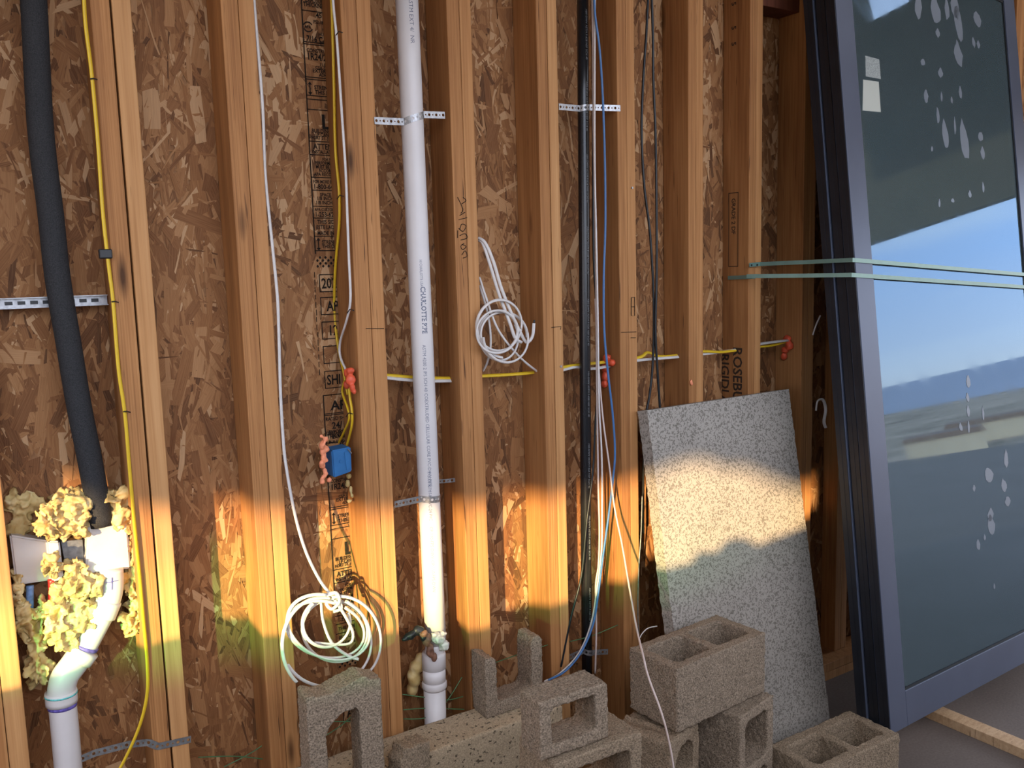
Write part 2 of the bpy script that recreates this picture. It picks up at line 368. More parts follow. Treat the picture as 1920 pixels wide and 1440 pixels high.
def checker(y0, y1, x0=0, x1=.1):
    z1, z0 = zo(y0), zo(y1); n = int((x1-x0)/.008); mN = max(2, int((z1-z0)/.008))
    for i in range(n):
        for j in range(mN):
            if (i+j) % 2 == 0:
                cx = XS+x0+.004+i*.008; cz = z0+.004+j*.008; ink.add([(cx-.004, YP, cz), (cx, YP, cz-.0045), (cx+.004, YP, cz), (cx, YP, cz+.0045)], [(0, 1, 2, 3)])
def big(y0, L=True):
    line(y0, 'L', 16, .038, 1.0, .05) if L else None
def block(yo, upto=999):
    """the repeated stamp; yo = offset in pixels from the topmost one"""
    for y, s, h, dx, w in [(4, 'EXPOSURE 1', 7, .012, .8), (12, 'THICKNESS', 8, .006, .8), (30, '.451', 9, .036, .9), (43, 'PS2-18', 6, .032, .8), (56, 'N', 5, .056, .8), (65, 'HUD-UM', 6, .045, .8), (75, '7/16 CAT', 10, .010, .8),
                        (97, 'CONSTRUCTION', 7, .008, .8), (108, '1R24/2F16', 12, .008, .78), (122, '11.0', 6, .042, .9), (128, 'CSA O325', 6, .030, .9), (134, 'EXTERIOR', 6.5, .022, .95), (141, 'ADHESIVE', 6, .040, .85),
                        (165, 'STRENGTH', 7.5, .024, .85), (174, 'THIS DIR', 7.5, .026, .85), (228, 'L', 26, .038, 1.1), (246, 'BUILDING SO', 7, .010, .85), (253, 'LP CANADA', 6.5, .020, .85), (259, 'FORT ST. J', 6, .008, .85),
                        (275, 'ATTENTION', 10, .012, .85), (285, 'INSTALLATION', 6.5, .008, .8), (299, 'FOR PROPER', 5.5, .036, .8), (306, 'PERFORMANCE', 6, .014, .8), (313, 'MUST BE INST', 6, .016, .8), (320, 'ACCORDANCE', 6, .024, .8), (327, 'APA RECOMM', 6, .010, .85)]:
        if y < upto: line(y+yo, s, h, dx, w)
    for y in (24, 82, 86, 147, 151, 181, 188, 207, 266, 291, 333):
        if y < upto: rule(y+yo)
    if upto > 170: arrow(168+yo)
    zc = zo(54+yo); cx = XS+.016
    if yo == 0:
        for a0 in (.5, 3.6):
            for k in range(6):
                a, b = a0+k*.38, a0+(k+1)*.38
                ink.add([(cx+.014*math.cos(a), YP, zc+.014*math.sin(a)), (cx+.014*math.cos(b), YP, zc+.014*math.sin(b)), (cx+.011*math.cos(b), YP, zc+.011*math.sin(b)), (cx+.011*math.cos(a), YP, zc+.011*math.sin(a))], [(0, 1, 2, 3)])
        line(54, 'APA', 5.5, .006, .85)
block(0)
vrule(-60, 476)
for y, s, h, dx, w in [(341, 'FOR MORE INFO', 6, .006, .75), (350, '1-800-648', 9, .006, .85), (365, 'SPACE P', 6, .024, .9), (372, '1/8 INCH', 6.5, .014, .9), (380, '1/8 INCH A', 6.5, .010, .9), (393, 'APA CUSTOMER', 6, .006, .75), (402, '1-253-620', 8.5, .006, .85),
                    (416, 'THIS SIDE', 7.5, .012, .85), (426, 'ESTE LADO', 7, .008, .85), (437, 'MADE IN C', 7, .010, .85), (454, 'STRENGTH', 7, .022, .8), (462, 'THIS DIR', 7, .022, .8)]: line(y, s, h, dx, w)
for y in (357, 387, 409, 443, 470): rule(y)
arrow(458); checker(478, 502, .002, .06)
for y0, y1, s in ((515, 547, '2023'), (558, 590, 'APA'), (604, 636, '12'), (650, 682, ''), (697, 729, 'SHIP')):
    rule(y0, .008, .2); rule(y1, .008, .2); vrule(y0, y1, .008, .0022)
    if s: line((y0+y1)/2, s, 19, .014 if len(s) > 3 else .026, .75, .02)
for k in range(14): vrule(510+k*14, 518+k*14+R.randint(0, 4), -.006+R.uniform(-.001, .001), .0018)
rule(742, .008)
for y, s, h, dx, w in [(762, 'APA', 18, .022, 1.05), (787, 'RATED SHEA', 7, .004, .85), (800, '24/16', 13, .022, .9), (814, 'SIZED FOR S', 7, .004, .85), (822, 'EXPOSURE', 7, .022, .85), (831, 'BUILDING', 6, .010, .85)]: line(y, s, h, dx, w)
rule(777); rule(780); rule(742, 0)
vrule(742, 1130)
YO = 808
block(YO)
for y in (1130, 1146, 1162, 1178, 1196): rule(y)
for y, s in ((1138, 'FOR MORE IN'), (1154, 'SPACE P'), (1170, '1-253-62'), (1187, 'THIS SIDE'), (1204, 'ESTE LADO'), (1216, 'MADE IN')): line(y, s, 7, .008, .85)
checker(1238, 1262, .002, .06)
for y0, y1, s in ((1290, 1322, '20'), (1335, 1367, 'AP')):
    rule(y0, .008); rule(y1, .008); vrule(y0, y1, .008, .0022); line((y0+y1)/2, s, 19, .02, .75, .02)
o = ink.build('printed_stamp', M['ink'], wall); tag(o, 'black printed grading stamps on the sheathing')
# stamps on the side of a stud
mb = MB()
x8 = STUDS[8][0]-.0006
def side_text(s, x, y, size, bold=.02):
    p = atx(x, y, x8); put_text(mb, s, lambda u, v: (x8, p.y-v*1.0+0, p.z-u), size, bold, .9)
side_text('ROSEBURG', 1363+12, 650, .062); side_text('RIGIDLAM', 1352, 662, .058)
for y0, y1 in ((362, 500),):
    a, b = atx(1366, y0, x8), atx(1384, y1, x8)
    for (y_a, y_b, z_a, z_b) in ((a.y, b.y, a.z, a.z-.003), (a.y, b.y, b.z, b.z+.003), (a.y, a.y+math.copysign(.003, b.y-a.y), a.z, b.z), (b.y, b.y-math.copysign(.003, b.y-a.y), a.z, b.z)):
        mb.add([(x8, y_a, z_a), (x8, y_b, z_a), (x8, y_b, z_b), (x8, y_a, z_b)], [(0, 1, 2, 3)])
    side_text('GRADE 2 DF', 1372, 372, .026)
for y in (5, 50, 80): side_text('5', 1372, y, .03)
mb.build('printed_stamp', M['inkgrey'], plies[8][0])
# hand-written notes
def scribble(pts, r, mat, parent, Y):
    mb = MB(); mb.tube(spline([at(a, b, Y) for a, b in pts], 4), r, 5); return mb.build('pencil_note', mat, parent)
sc = MB()
for st in ([(868, 370), (874, 376), (866, 382)], [(858, 370), (868, 392), (864, 400)], [(862, 404), (872, 398)], [(860, 412), (876, 408)], [(862, 430), (866, 420), (874, 424), (868, 434), (860, 428)], [(862, 442), (872, 438), (876, 446), (864, 450)], [(866, 458), (874, 462), (868, 468), (864, 462), (870, 456)], [(866, 478), (872, 470), (876, 480), (868, 484)], [(858, 432), (858, 446)]):
    sc.tube(spline([at(a, b, D-.0005) for a, b in st], 3), .0011, 4)
sc.build('pencil_note', M['ink'], plies[4][0])
for st, i, j in (([(686, 616), (720, 616)], 3, 0), ([(1034, 614), (1052, 612), (1051, 618)], 5, 1), ([(1165, 623), (1193, 622)], 6, 1), ([(1183, 633), (1192, 633)], 6, 1), ([(1184, 558), (1190, 557), (1190, 592), (1184, 592), (1184, 558), (1184, 575), (1190, 575)], 6, 1)):
    mb = MB(); mb.tube([at(a, b, D-.0005) for a, b in st], .0012, 4); mb.build('pencil_note', M['ink'], plies[i][j])

# ------------------------------------------------------------------ light blockers added around the wall, and surroundings that show in the glass
def shp(P, Xp):
    t = (P[0]-Xp)/sd.x; return (P[1]-sd.y*t, P[2]-sd.z*t)
# unseen blocker added at left; top edge shaped to cut the sunlight from below
XL = -1.5; low = []
for (x, y, Y) in ((30, 1290, D), (330, 1195, D), (530, 1190, D), (900, 1180, D), (1045, 1132, D), (1190, 1085, D)): low.append(shp(at(x, y, Y), XL))
BY = lambda z: 2.213-(1.23-z)*.163
for (x, y) in ((1225, 1070), (1308, 1050), (1312, 1033), (1352, 1032), (1362, 1016), (1378, 1007), (1400, 1008), (1420, 1021), (1510, 985)):
    Y = 2.12
    for _ in range(4): Y = BY(at(x, y, Y).z)
    low.append(shp(at(x, y, Y), XL))
low.sort(key=lambda q: -q[0])
prof = [(low[0][0]+1.1, -.0), (low[0][0]+1.1, low[0][1]-.1)]+low+[(low[-1][0]-.6, low[-1][1]+.12), (low[-1][0]-2.5, low[-1][1]+.15), (low[-1][0]-2.5, 0)]
w = MB().prism(prof, lambda u, v, k: (XL-.02*k, u, v)).build('sun_block_low', M['shell'], base=False); tag(w, kind='structure')
# unseen upper blocker added far left; lower edge shaped to cut sunlight from above
XU = -6.2; up = []
for (x, y, Y) in ((70, 905, D), (300, 950, D), (720, 955, D), (900, 945, D), (1050, 930, D), (1180, 905, D)): up.append(shp(at(x, y, Y), XU))
for (x, y) in ((1215, 895), (1270, 872), (1335, 860), (1362, 868), (1385, 878), (1410, 872), (1450, 890), (1510, 915)):
    Y = 2.16
    for _ in range(4): Y = BY(at(x, y, Y).z)
    up.append(shp(at(x, y, Y), XU))
up.sort(key=lambda q: -q[0])
prof = [(3, 5.2), (3, up[0][1]+.1)]+up+[(-9, up[-1][1]+.05), (-9, 5.2)]
w = MB().prism(prof, lambda u, v, k: (XU-.06*k, u, v)).build('sun_block_high', M['shell'], base=False); tag(w, kind='structure')
# header and posts on the right, seen only as a reflection
w = MB()
w.box((6.5, -6, 2.42), (6.62, 2.4, 4.03)); w.box((6.5, 1.05, 4.03), (6.62, 2.4, 4.5)); w.box((6.5, .58, 4.03), (6.62, .74, 4.5)); w.box((6.5, -3.2, 4.03), (6.62, -.9, 4.5)); w.box((6.5, 2.3, 0), (6.62, 2.4, 2.42))
o = w.build('wall_right', M['shell'], base=False); tag(o, kind='structure')
o = MB().box((-.5, -1.0, 0), (6.0, -.9, 1.6)).build('sky_block_front', M['shell'], base=False); tag(o, kind='structure')  # unseen slab added behind the camera to keep sky light off the lower wall
o = MB().box((-1.7, -.4, 3.4), (2.75, OSB+.1, 3.52)).box((2.75, -3.0, 4.5), (6.62, OSB+.1, 4.62)).box((2.70, -3.0, 3.52), (2.75, OSB+.1, 4.5)).build('ceiling_sky_block', M['shell'], base=False); tag(o, kind='structure')  # unseen slabs added overhead, sized to limit sky light; right part shows in glass
# land, hills
gr = MB(); N = 40
gr.add([(-900, -900, -14), (900, -900, -14), (900, 900, -14), (-900, 900, -14)], [(0, 1, 2, 3)])
o = gr.build('ground', M['land'], base=False); tag(o, kind='structure')
hv = MB(); n = 240; rad = 800
vs = []
for i in range(n):
    a = 2*math.pi*i/n; h = 2+10*max(0, noise.noise((math.cos(a)*2.2, math.sin(a)*2.2, 3.1))+.35)+3*noise.noise((math.cos(a)*9, math.sin(a)*9, 1))
    vs += [(math.sin(a)*rad*.86, math.cos(a)*rad*.86, -15), (math.sin(a)*rad, math.cos(a)*rad, h), (math.sin(a)*rad*1.1, math.cos(a)*rad*1.1, -15)]
hv.add(vs, [(i*3+k, (i*3+3) % (3*n)+k, (i*3+3) % (3*n)+k+1, i*3+k+1) for i in range(n) for k in (0, 1)])
o = hv.build('hills', M['hills'], smooth=True, base=False); tag(o, kind='structure')

# ================================================================== THINGS
# ---------------------------------------------------------------- concrete blocks
def loops_to_mesh(loops, depth, fn):
    """2D outline with holes -> solid; fn(u,v,w) world point"""
    cu = bpy.data.curves.new('c', 'CURVE'); cu.dimensions = '2D'; cu.fill_mode = 'BOTH'; cu.extrude = depth/2
    for lp in loops:
        s = cu.splines.new('POLY'); s.points.add(len(lp)-1); s.use_cyclic_u = True
        for p_, (a, b) in zip(s.points, lp): p_.co = (a, b, 0, 1)
    o = bpy.data.objects.new('c', cu); COL.objects.link(o); me = evalmesh(o); bpy.data.objects.remove(o)
    bm = bmesh.new(); bm.from_mesh(me); bmesh.ops.remove_doubles(bm, verts=bm.verts, dist=1e-5)
    for v in bm.verts: v.co = Vector(fn(v.co.x, v.co.y, v.co.z+depth/2))
    bmesh.ops.recalc_face_normals(bm, faces=bm.faces); bm.to_mesh(me); bm.free(); return me
def rrect(x0, y0, x1, y1, r, n=5):
    out = []
    for cx, cy, a0 in ((x1-r, y1-r, 0), (x0+r, y1-r, 90), (x0+r, y0+r, 180), (x1-r, y0+r, 270)):
        for k in range(n+1):
            a = math.radians(a0+90*k/n); out.append((cx+r*math.cos(a), cy+r*math.sin(a)))
    return out
def frame_fn(org, rot, vert=True):
    """vert: u along the face, v up, w going back; else u,v in plan and w up"""
    c, s = math.cos(math.radians(rot)), math.sin(math.radians(rot)); ox, oy, oz = org
    if vert: return lambda u, v, w: (ox+c*u-s*w, oy+s*u+c*w, oz+v)
    return lambda u, v, w: (ox+c*u-s*v, oy+s*u+c*v, oz+w)
def cmu(name, label, loops, depth, org, rot, vert=True, mat='cmu', disp=((.03, .005), (.010, .006)), voxel=.0045, group=None):
    me = loops_to_mesh(loops, depth, frame_fn(org, rot, vert))
    me = remesh(me, voxel, disp)
    o = link(name, me, M[mat], None, True); tag(o, label, 'concrete block', group); return o
def jag(pts, amp, n=6):
    out = []
    for i in range(len(pts)-1):
        a, b = pts[i], pts[i+1]
        for k in range(n): t = k/n; out.append((a[0]+(b[0]-a[0])*t+R.uniform(-amp, amp)*.4, a[1]+(b[1]-a[1])*t+R.uniform(-amp, amp)))
    out.append(pts[-1]); return out
Lb, Wb = .397, .194
two = [[(0, 0), (Lb, 0), (Lb, Wb), (0, Wb)], rrect(.034, .034, .184, .160, .018), rrect(.214, .034, .364, .160, .018)]
zA = .397
cmu('concrete_block', 'whole two-core concrete block lying on top of two upright blocks', two, .194, (1.670, 1.779, zA), 4.0, False, 'cmu')
cmu('concrete_block', 'two-core concrete block on the floor nearest the glass door panels', two, .194, (2.112, 1.634, .0), -.4, False, 'cmu2')
up1 = [[(0, 0), (.185, 0), (.19, .30), (.186, .36)] + jag([(.186, .36), (.12, .381), (.06, .384), (0, .383)], .006, 4)[1:], rrect(.036, .03, .152, .18, .018), rrect(.040, .215, .150, .345, .045)]
cmu('concrete_block', 'upright concrete block with mortar smears and arched core, under left end of two-core block', up1, .185, (1.628, 1.765, 0), 20, True, 'cmu2')
up2 = [[(0, 0), (.196, 0), (.196, .392), (0, .392)], rrect(.034, .03, .162, .18, .02), rrect(.034, .212, .162, .36, .024)]
cmu('concrete_block', 'upright concrete block with square core, under right end of two-core block', up2, .19, (1.888, 1.745, 0), 12, True, 'cmu')
# stack with the half block on top
half = lambda w, h, t: [[(0, 0), (w, 0), (w, h), (0, h)], rrect(t, t, w-t, h-t, .016)]
for k in range(3):
    cmu('concrete_block', ('grey concrete block directly beneath the square-holed half block', 'concrete block low in the stack under the half block, second from floor', 'concrete block at floor under the half block stack')[2-k] if k < 2 else 'grey concrete block directly beneath the square-holed half block', half(.262, .188, .034), .16, (1.115, 1.600, .1945*k+.002), -1, True, 'cmu2', voxel=.0045 if k == 2 else .01)
cmu('half_block', 'half concrete block with square hole facing the viewer, below the hanging cables', [jag([(0, 0), (.197, 0)], .001, 3)+[(.197, .11), (.195, .140)]+jag([(.195, .140), (.15, .143), (.08, .141), (0, .145)], .0025, 4)[1:], rrect(.031, .028, .160, .122, .014)], .092, (1.093, 1.622, .584), -1.5, True, 'cmu')
# long pitted unit against the studs, its supports, the broken pieces
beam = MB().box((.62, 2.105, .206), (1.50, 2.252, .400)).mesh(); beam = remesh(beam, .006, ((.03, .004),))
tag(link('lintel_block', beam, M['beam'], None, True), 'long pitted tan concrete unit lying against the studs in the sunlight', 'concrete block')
for x, lb in ((.64, 'concrete block on the floor under left end of the long pitted unit'), (1.10, 'concrete block on the floor under right end of the long pitted unit')):
    cmu('concrete_block', lb, [[(0, 0), (.38, 0), (.38, .146), (0, .146)], rrect(.03, .028, .175, .118, .015), rrect(.205, .028, .35, .118, .015)], .205, (x, 2.106, 0), 0, False, 'cmu', voxel=.01)
uz = .400
pL = at(918, 1234, 2.17).z-uz; pR = at(1012, 1190, 2.17).z-uz
ub = [(0, 0), (.204, 0), (.206, pR*.6)]+jag([(.206, pR*.93), (.190, pR), (.170, pR*.97), (.166, pR*.9)], .004, 3)+[(.164, .06), (.155, .044), (.05, .040), (.040, .052)]+jag([(.038, pL*.96), (.02, pL), (0, pL*1.03)], .004, 3)
cmu('broken_block', 'broken concrete block with two upright prongs, standing on the long pitted unit', [ub], .085, (1.268, 2.168, uz), -.5, True, 'cmu')
# left broken block
Dx, Dy, Dz = .674, 2.028, .388
dz = .70-Dz
dl = [(0, 0), (.196, 0), (.198, dz*.9)]+jag([(.198, dz*.99), (.15, dz*1.035), (.08, dz*.985), (.03, dz*.975), (0, dz*1.0)], .005, 4)
dh = [(.046, .03), (.062, .018), (.118, .018), (.134, .034), (.136, dz-.085), (.128, dz-.060), (.09, dz-.066), (.06, dz-.088), (.046, dz-.11)]
cmu('broken_block', 'broken concrete block standing upright under the white cable coil', [dl, dh], .078, (Dx, Dy, Dz), -2, True, 'cmu')
for k in range(2): cmu('concrete_block', ('concrete block at the floor beneath the broken block left of the long unit', 'concrete block between floor block and broken block under the cable coil')[k], [[(0, 0), (.397, 0), (.397, .14), (0, .14)], rrect(.03, .03, .18, .11, .012), rrect(.217, .03, .367, .11, .012)], .190, (.56, 1.955, .1955*k), 0, False, 'cmu2', voxel=.01)
c0 = at(772, 1412, 2.03)
cmu('block_fragment', 'small broken concrete chunk in front of the long pitted unit', [jag([(0, 0), (.10, 0)], .001, 2)+jag([(.10, c0.z-.39), (.06, c0.z-.385), (.02, c0.z-.38), (0, c0.z-.41)], .004, 3)], .06, (c0.x-.03, 2.035, .390), 12, True, 'cmu2')

# ---------------------------------------------------------------- leaning cement board
H = 1.262; lean = math.atan2(.200, 1.23); xl, xr = 1.944, 2.640
def bf(u, v, w): # u along X, v up the board, w thickness to the wall
    return (u, 2.006+v*math.sin(lean)+w*math.cos(lean)*0.98, v*math.cos(lean)-w*math.sin(lean)+.0125)
edge = lambda a, b, n, am: [(a[0]+(b[0]-a[0])*k/n+R.uniform(-am, am), a[1]+(b[1]-a[1])*k/n) for k in range(n)]
out = edge((xr+.012, 0), (xr, H), 90, .0022)+[(xr, H), (xl, H-.004)]+edge((xl, H-.004), (xl+.005, 0), 90, .0026)
bd = MB().prism(out, lambda u, v, k: bf(u, v, .05*k)).build('cement_board', M['board']); tag(bd, 'speckled grey cement board leaning against the studs in sunlight', 'cement board')

# ---------------------------------------------------------------- glass door panels
zb = .165
P0 = atz(1671, 1378, zb)
d1 = ray(3092, 608).normalized(); n0 = ray(1566, 0).cross(ray(1671, 1378)); d2 = n0.cross(d1).normalized()
if d2.z < 0: d2 = -d2
nn = d1.cross(d2).normalized()
PW, PH, PT = 1.43, 2.86, .036
def panel(k, label):
    off = -nn*(.0405*k) + d1*(0, .006, -.004)[k]
    base = P0+off
    fn = lambda u, v, w: base+d1*u+d2*v-nn*w
    root = empty('glass_door_panel', base+d1*PW/2, label, 'door panel', 'glass door panels stacked against the wall')
    S = .108
    def bar(name, u0, v0, u1, v1, mat='frame', w0=0, w1=PT, par=root, bev=.0015):
        m_ = Matrix.Translation((0, 0, 0)); b = MB(); x = [fn(u, v, w) for w in (w0, w1) for u, v in ((u0, v0), (u1, v0), (u1, v1), (u0, v1))]
        b.add(x, [(0, 1, 2, 3), (7, 6, 5, 4), (0, 4, 5, 1), (1, 5, 6, 2), (2, 6, 7, 3), (3, 7, 4, 0)]); return b.build(name, M[mat], par, bevel=bev)
    st = bar('stile', .0015, 0, S, PH)
    # black channelled outer edge
    e_ = MB(); cs = [(0, 0), (0, .010), (.006, .010), (.006, .016), (0, .016), (0, .026), (.006, .026), (.006, .032), (0, .032), (0, PT)]
    e_ = MB().prism([(0, .0015), (0, .011), (.007, .012), (.007, .017), (0, .018), (0, PT-.001), (.0012, PT-.001), (.0012, .0015)][::-1], lambda u, w, kk: fn(u-.003 if u == 0 else u-.003, .0005+kk*(PH-.001), w))
    e_.build('edge_channel', M['frameside'], st)
    bar('stile', PW-S*.95, 0, PW, PH); bar('rail', S+.0005, 0, PW-S*.95-.0005, .118); bar('rail', S+.0005, PH-.1, PW-S*.95-.0005, PH)
    for (a, b, c, d) in ((S, .118, PW-S*.95, .126), (S, PH-.108, PW-S*.95, PH-.1)): bar('gasket', a+.001, b, c-.001, d, 'gasket', .004, .030, bev=0)
    for (a, b, c, d) in ((S, .1265, S+.006, PH-.1085), (PW-S*.95-.006, .1265, PW-S*.95, PH-.1085)): bar('gasket', a, b, c, d, 'gasket', .004, .030, bev=0)
    pane = bar('pane', S+.0065, .1265, PW-S*.95-.0065, PH-.1085, 'glass', .008, .026, bev=0)
    return root, fn, pane
p0, pf, pane = panel(0, 'slate blue framed glass door panel, frontmost of the leaning stack')
panel(1, 'black edged glass door panel in the middle of the leaning stack')
panel(2, 'glass door panel at the back of the leaning stack, against the studs')
def onpane(x, y):
    """photo point -> (u,v) on the front panel"""
    v = ray(x, y); t = (P0-CAM).dot(nn)/v.dot(nn); q_ = CAM+v*t-P0; return q_.dot(d1), q_.dot(d2)
def patch(pts, name, mat, th=.0008):
    uv = [onpane(*q) for q in pts]
    return MB().prism(uv, lambda u, v, k: pf(u, v, .0078-th*(1-k))).build(name, M[mat], p0)
patch([(1622, 148), (1651, 152), (1655, 209), (1621, 206)], 'sticker', 'sticker')
patch([(1626, 103), (1652, 110), (1655, 147), (1627, 142)], 'sticker', 'stickerprint')
drops = [(1800, 40, 8, 34), (1757, 15, 9, 30), (1779, 15, 4, 22), (1725, 10, 7, 24), (1794, 8, 8, 28), (1836, 35, 7, 16), (1800, 100, 8, 24), (1762, 60, 4, 9), (1740, 178, 4, 13), (1767, 135, 5, 10), (1734, 115, 4, 7), (1829, 78, 3, 10), (1838, 82, 3, 8), (1804, 172, 3, 12), (1776, 250, 6, 28), (1812, 262, 8, 38), (1762, 215, 3, 16), (1842, 255, 5, 9), (1846, 285, 4, 13), (1794, 235, 2, 16), (1769, 180, 2, 9), (1788, 186, 2, 7), (1847, 350, 2, 10), (1822, 363, 3, 7), (1751, 278, 2, 5), (1819, 715, 4, 13), (1818, 745, 3, 9), (1819, 770, 3, 12), (1847, 775, 2, 14), (1805, 800, 3, 9), (1820, 800, 2, 12), (1858, 890, 8, 16), (1886, 910, 5, 13), (1893, 940, 6, 10), (1861, 965, 6, 13), (1862, 985, 7, 20), (1838, 1022, 4, 11), (1850, 1008, 2, 6), (1890, 860, 4, 17), (1830, 915, 3, 7), (1868, 1100, 2, 6), (1765, 380, 2, 8), (1790, 375, 3, 4)]
dm = None
for (x, y, rx, ry) in drops:
    u, v = onpane(x, y); u2, v2 = onpane(x+rx, y); u3, v3 = onpane(x, y-ry)
    su, sv = abs(u2-u), abs(v3-v)
    sk = R.uniform(-.3, .3); k_ = R.uniform(.6, 1.3)
    pts = []
    for i in range(12):
        a = 2*math.pi*i/12; rr = R.uniform(.82, 1.1); taper = 1-.45*max(0, math.sin(a))**k_
        pts.append((u+su*math.cos(a)*rr*taper+sk*su*math.sin(a), v+sv*math.sin(a)*rr))
    MB().prism(pts, lambda a_, b_, k: pf(a_, b_, .0078-.0007*(1-k))).build('water_mark', M['film'], p0)
# strapping that ties the stack to the studs
def ribbon(path, w, th, up_=None):
    mb = MB(); P = [Vector(q) for q in path]; vs = []; n = len(P)
    for i, q in enumerate(P):
        t = (P[min(i+1, n-1)]-P[max(i-1, 0)]).normalized(); u = (up_ or Vector((0, 0, 1))); u = (u-t*u.dot(t)).normalized(); nr = t.cross(u)
        vs += [q+u*w/2+nr*th/2, q-u*w/2+nr*th/2, q-u*w/2-nr*th/2, q+u*w/2-nr*th/2]
    fs = [(i*4+k, i*4+(k+1) % 4, (i+1)*4+(k+1) % 4, (i+1)*4+k) for i in range(n-1) for k in range(4)]+[(3, 2, 1, 0), tuple((n-1)*4+k for k in range(4))]
    return mb.add(vs, fs)
def onface(x, y, w=-.004): u, v = onpane(x, y); return pf(u, v, w)
def band(label, ends, corner, far, wpx):
    a = ends[-1]; c = onface(*corner); f_ = onface(*far)
    path = [Vector(q) for q in ends]+[a.lerp(c+nn*0, .5), c-d1*.010, c+d1*.006, c.lerp(f_, .5), f_]
    r = empty('strapping_band', ends[0], label, 'strap')
    ribbon(path, wpx, .0022).build('band', M['bandmetal'], r)
    return r
e1 = at(1405, 497, D-.012); e2 = atx(1365, 521, STUDS[8][0]-.003)
r1 = band('upper pale green strapping band with two holes, tied around the glass panels', [e1, at(1425, 495, D-.012)], (1600, 488), (1945, 517), .014)
r2 = band('lower pale green strapping band with bent end, tied around the glass panels', [e2, atx(1393, 519, STUDS[8][0]-.004)+Vector((-.004, -.06, 0)), at(1400, 518, D-.015)], (1598, 516), (1945, 540), .014)
for (x, y, rr, Y) in ((1409.5, 497, r1, D-.0145), (1420, 496.5, r1, D-.0145)):
    q_ = at(x, y, Y); MB().tube([q_+Vector((0, .001, 0)), q_-Vector((0, .0008, 0))], .0035, 10).build('bolt_hole', M['black'], rr)

# ---------------------------------------------------------------- lumber on the floor
def bar3(a, b, w, h, name, mat, label, cat):
    a = Vector(a); b = Vector(b); t = (b-a).normalized(); s = Vector((0, 0, 1)).cross(t).normalized()
    mb = MB(); x = [p_+s*o_*w/2+Vector((0, 0, z)) for z in (0, h) for p_ in (a, b) for o_ in (-1, 1)]
    mb.add(x, [(0, 2, 3, 1), (4, 5, 7, 6), (0, 1, 5, 4), (2, 6, 7, 3), (1, 3, 7, 5), (0, 4, 6, 2)])
    return tag(mb.build(name, mat, bevel=.002), label, cat)
la, lb = atz(1775, 1339, .03), atz(1960, 1416, .03)
lt = (lb-la).normalized()
bar3(Vector((la.x, la.y, 0))-lt*.16, Vector((lb.x, lb.y, 0))+lt*.6, .066, .036, 'wood_batten', M['floorwood'], 'pale wooden batten on the floor under the glass panels', 'lumber')
c_ = P0+d1*.12-nn*.07
bar3((P0.x+.035, 1.755, 0), (P0.x+.035, 1.80, 0), .05, .145, 'wood_block', M['fir2'], 'wooden block on the floor carrying the corner of the glass panels', 'lumber')
# ---------------------------------------------------------------- pipes
def hose(name, pts, r, mat, label=None, cat=None, parent=None, n=8, seg=10, flat=1.0, smooth=True, group=None):
    o = MB().tube(spline(pts, n), r, seg, flat).build(name, M[mat], parent, smooth)
    if label: tag(o, label, cat, group)
    return o
# insulated line set at the left
YI = D+.055
hose('insulated_pipe', px([(52, -120), (63, 0), (76, 240), (95, 400), (108, 520), (128, 640), (148, 760), (170, 870), (190, 985)], YI), .0275, 'foamtube', 'black foam insulated pipe curving down into the white box', 'pipe', n=6, seg=20)
# white vent pipe
PR = .0315; YV = D+.02
pt, pb = at(760, -60, YV), at(817, 1205, YV)
vp = empty('vent_pipe', pb, 'tall white plastic vent pipe strapped between two studs', 'pipe')
pbody = MB().tube([pt.lerp(pb, k/8) for k in range(9)], PR, 32).build('pipe_body', M['pvc'], vp, True)
ax = (pb-pt).normalized(); vdir = (CAM-at(790, 600, YV)); vdir = (vdir-ax*vdir.dot(ax)).normalized(); sdv = ax.cross(vdir)
ink = None
def pipetext(s, y, size, side, wx=1.0, bold=.0):
    """lettering that runs down the pipe, wrapped on its surface"""
    t0 = (at(790, y, YV)-pt).dot(ax)
    def fn(u, v):
        a = side + v/PR; return pt+ax*(t0+u)+(vdir*math.cos(a)+sdv*math.sin(a)*-1)*(PR+.0005)
    ink = MB(); put_text(ink, s, fn, size, bold, wx); tag(ink.build('printed_text', M['pipeink'], pbody), kind='stuff')
sgn = -1
A0 = .12
pipetext('ASTM EXT 4/  NR', 4, .016, A0+.05); pipetext('HI CHARLOTTE USA', 487, .011, A0-.05, .75); pipetext('CHARLOTTE PIPE', 537, .020, A0-.05, .85, .03)
pipetext('ASTM 4200 2 IPS SCH 40 COEXTRUDED CELLULAR CORE PVC-DWV PIPE', 645, .0135, A0-.12, .95); pipetext('P. CODE ASTM F-891', 882, .013, A0-.18, .7); pipetext('PVC-24 PVC', 936, .013, A0-.2, .9)
pipetext('CP-110-FPS-DWV-CP-110-FPS-DWV', 985, .013, A0-.2)
# coupling and stub
cT, cB = at(813, 1222, YV), at(816, 1342, YV)
stub = empty('drain_stub', (cB.x, cB.y, cB.z), 'white plastic drain stub with couplings rising behind the blocks', 'pipe')
MB().tube([pb-ax*.005, cT+ax*.01], .029, 24).build('stub_pipe', M['pvc'], stub, True)
ca = (cB-cT).normalized()
MB().tube([cT, cT+ca*.006, cT+ca*.012, cT+ca*.05, cT+ca*.052], [.034, .036, .036, .036, .032], 28).build('coupling', M['pvc'], stub, True)
MB().tube([cT+ca*.05, cT+ca*.095], .0345, 28).build('stub_pipe', M['pvc'], stub, True)
MB().tube([cT+ca*.090, cT+ca*.096, cT+ca*.108, cT+ca*.114], [.035, .038, .038, .035], 28).build('coupling', M['pvc'], stub, True)
MB().tube([cT+ca*.114, cT+ca*.40], .033, 24).build('stub_pipe', M['pvc'], stub, True)
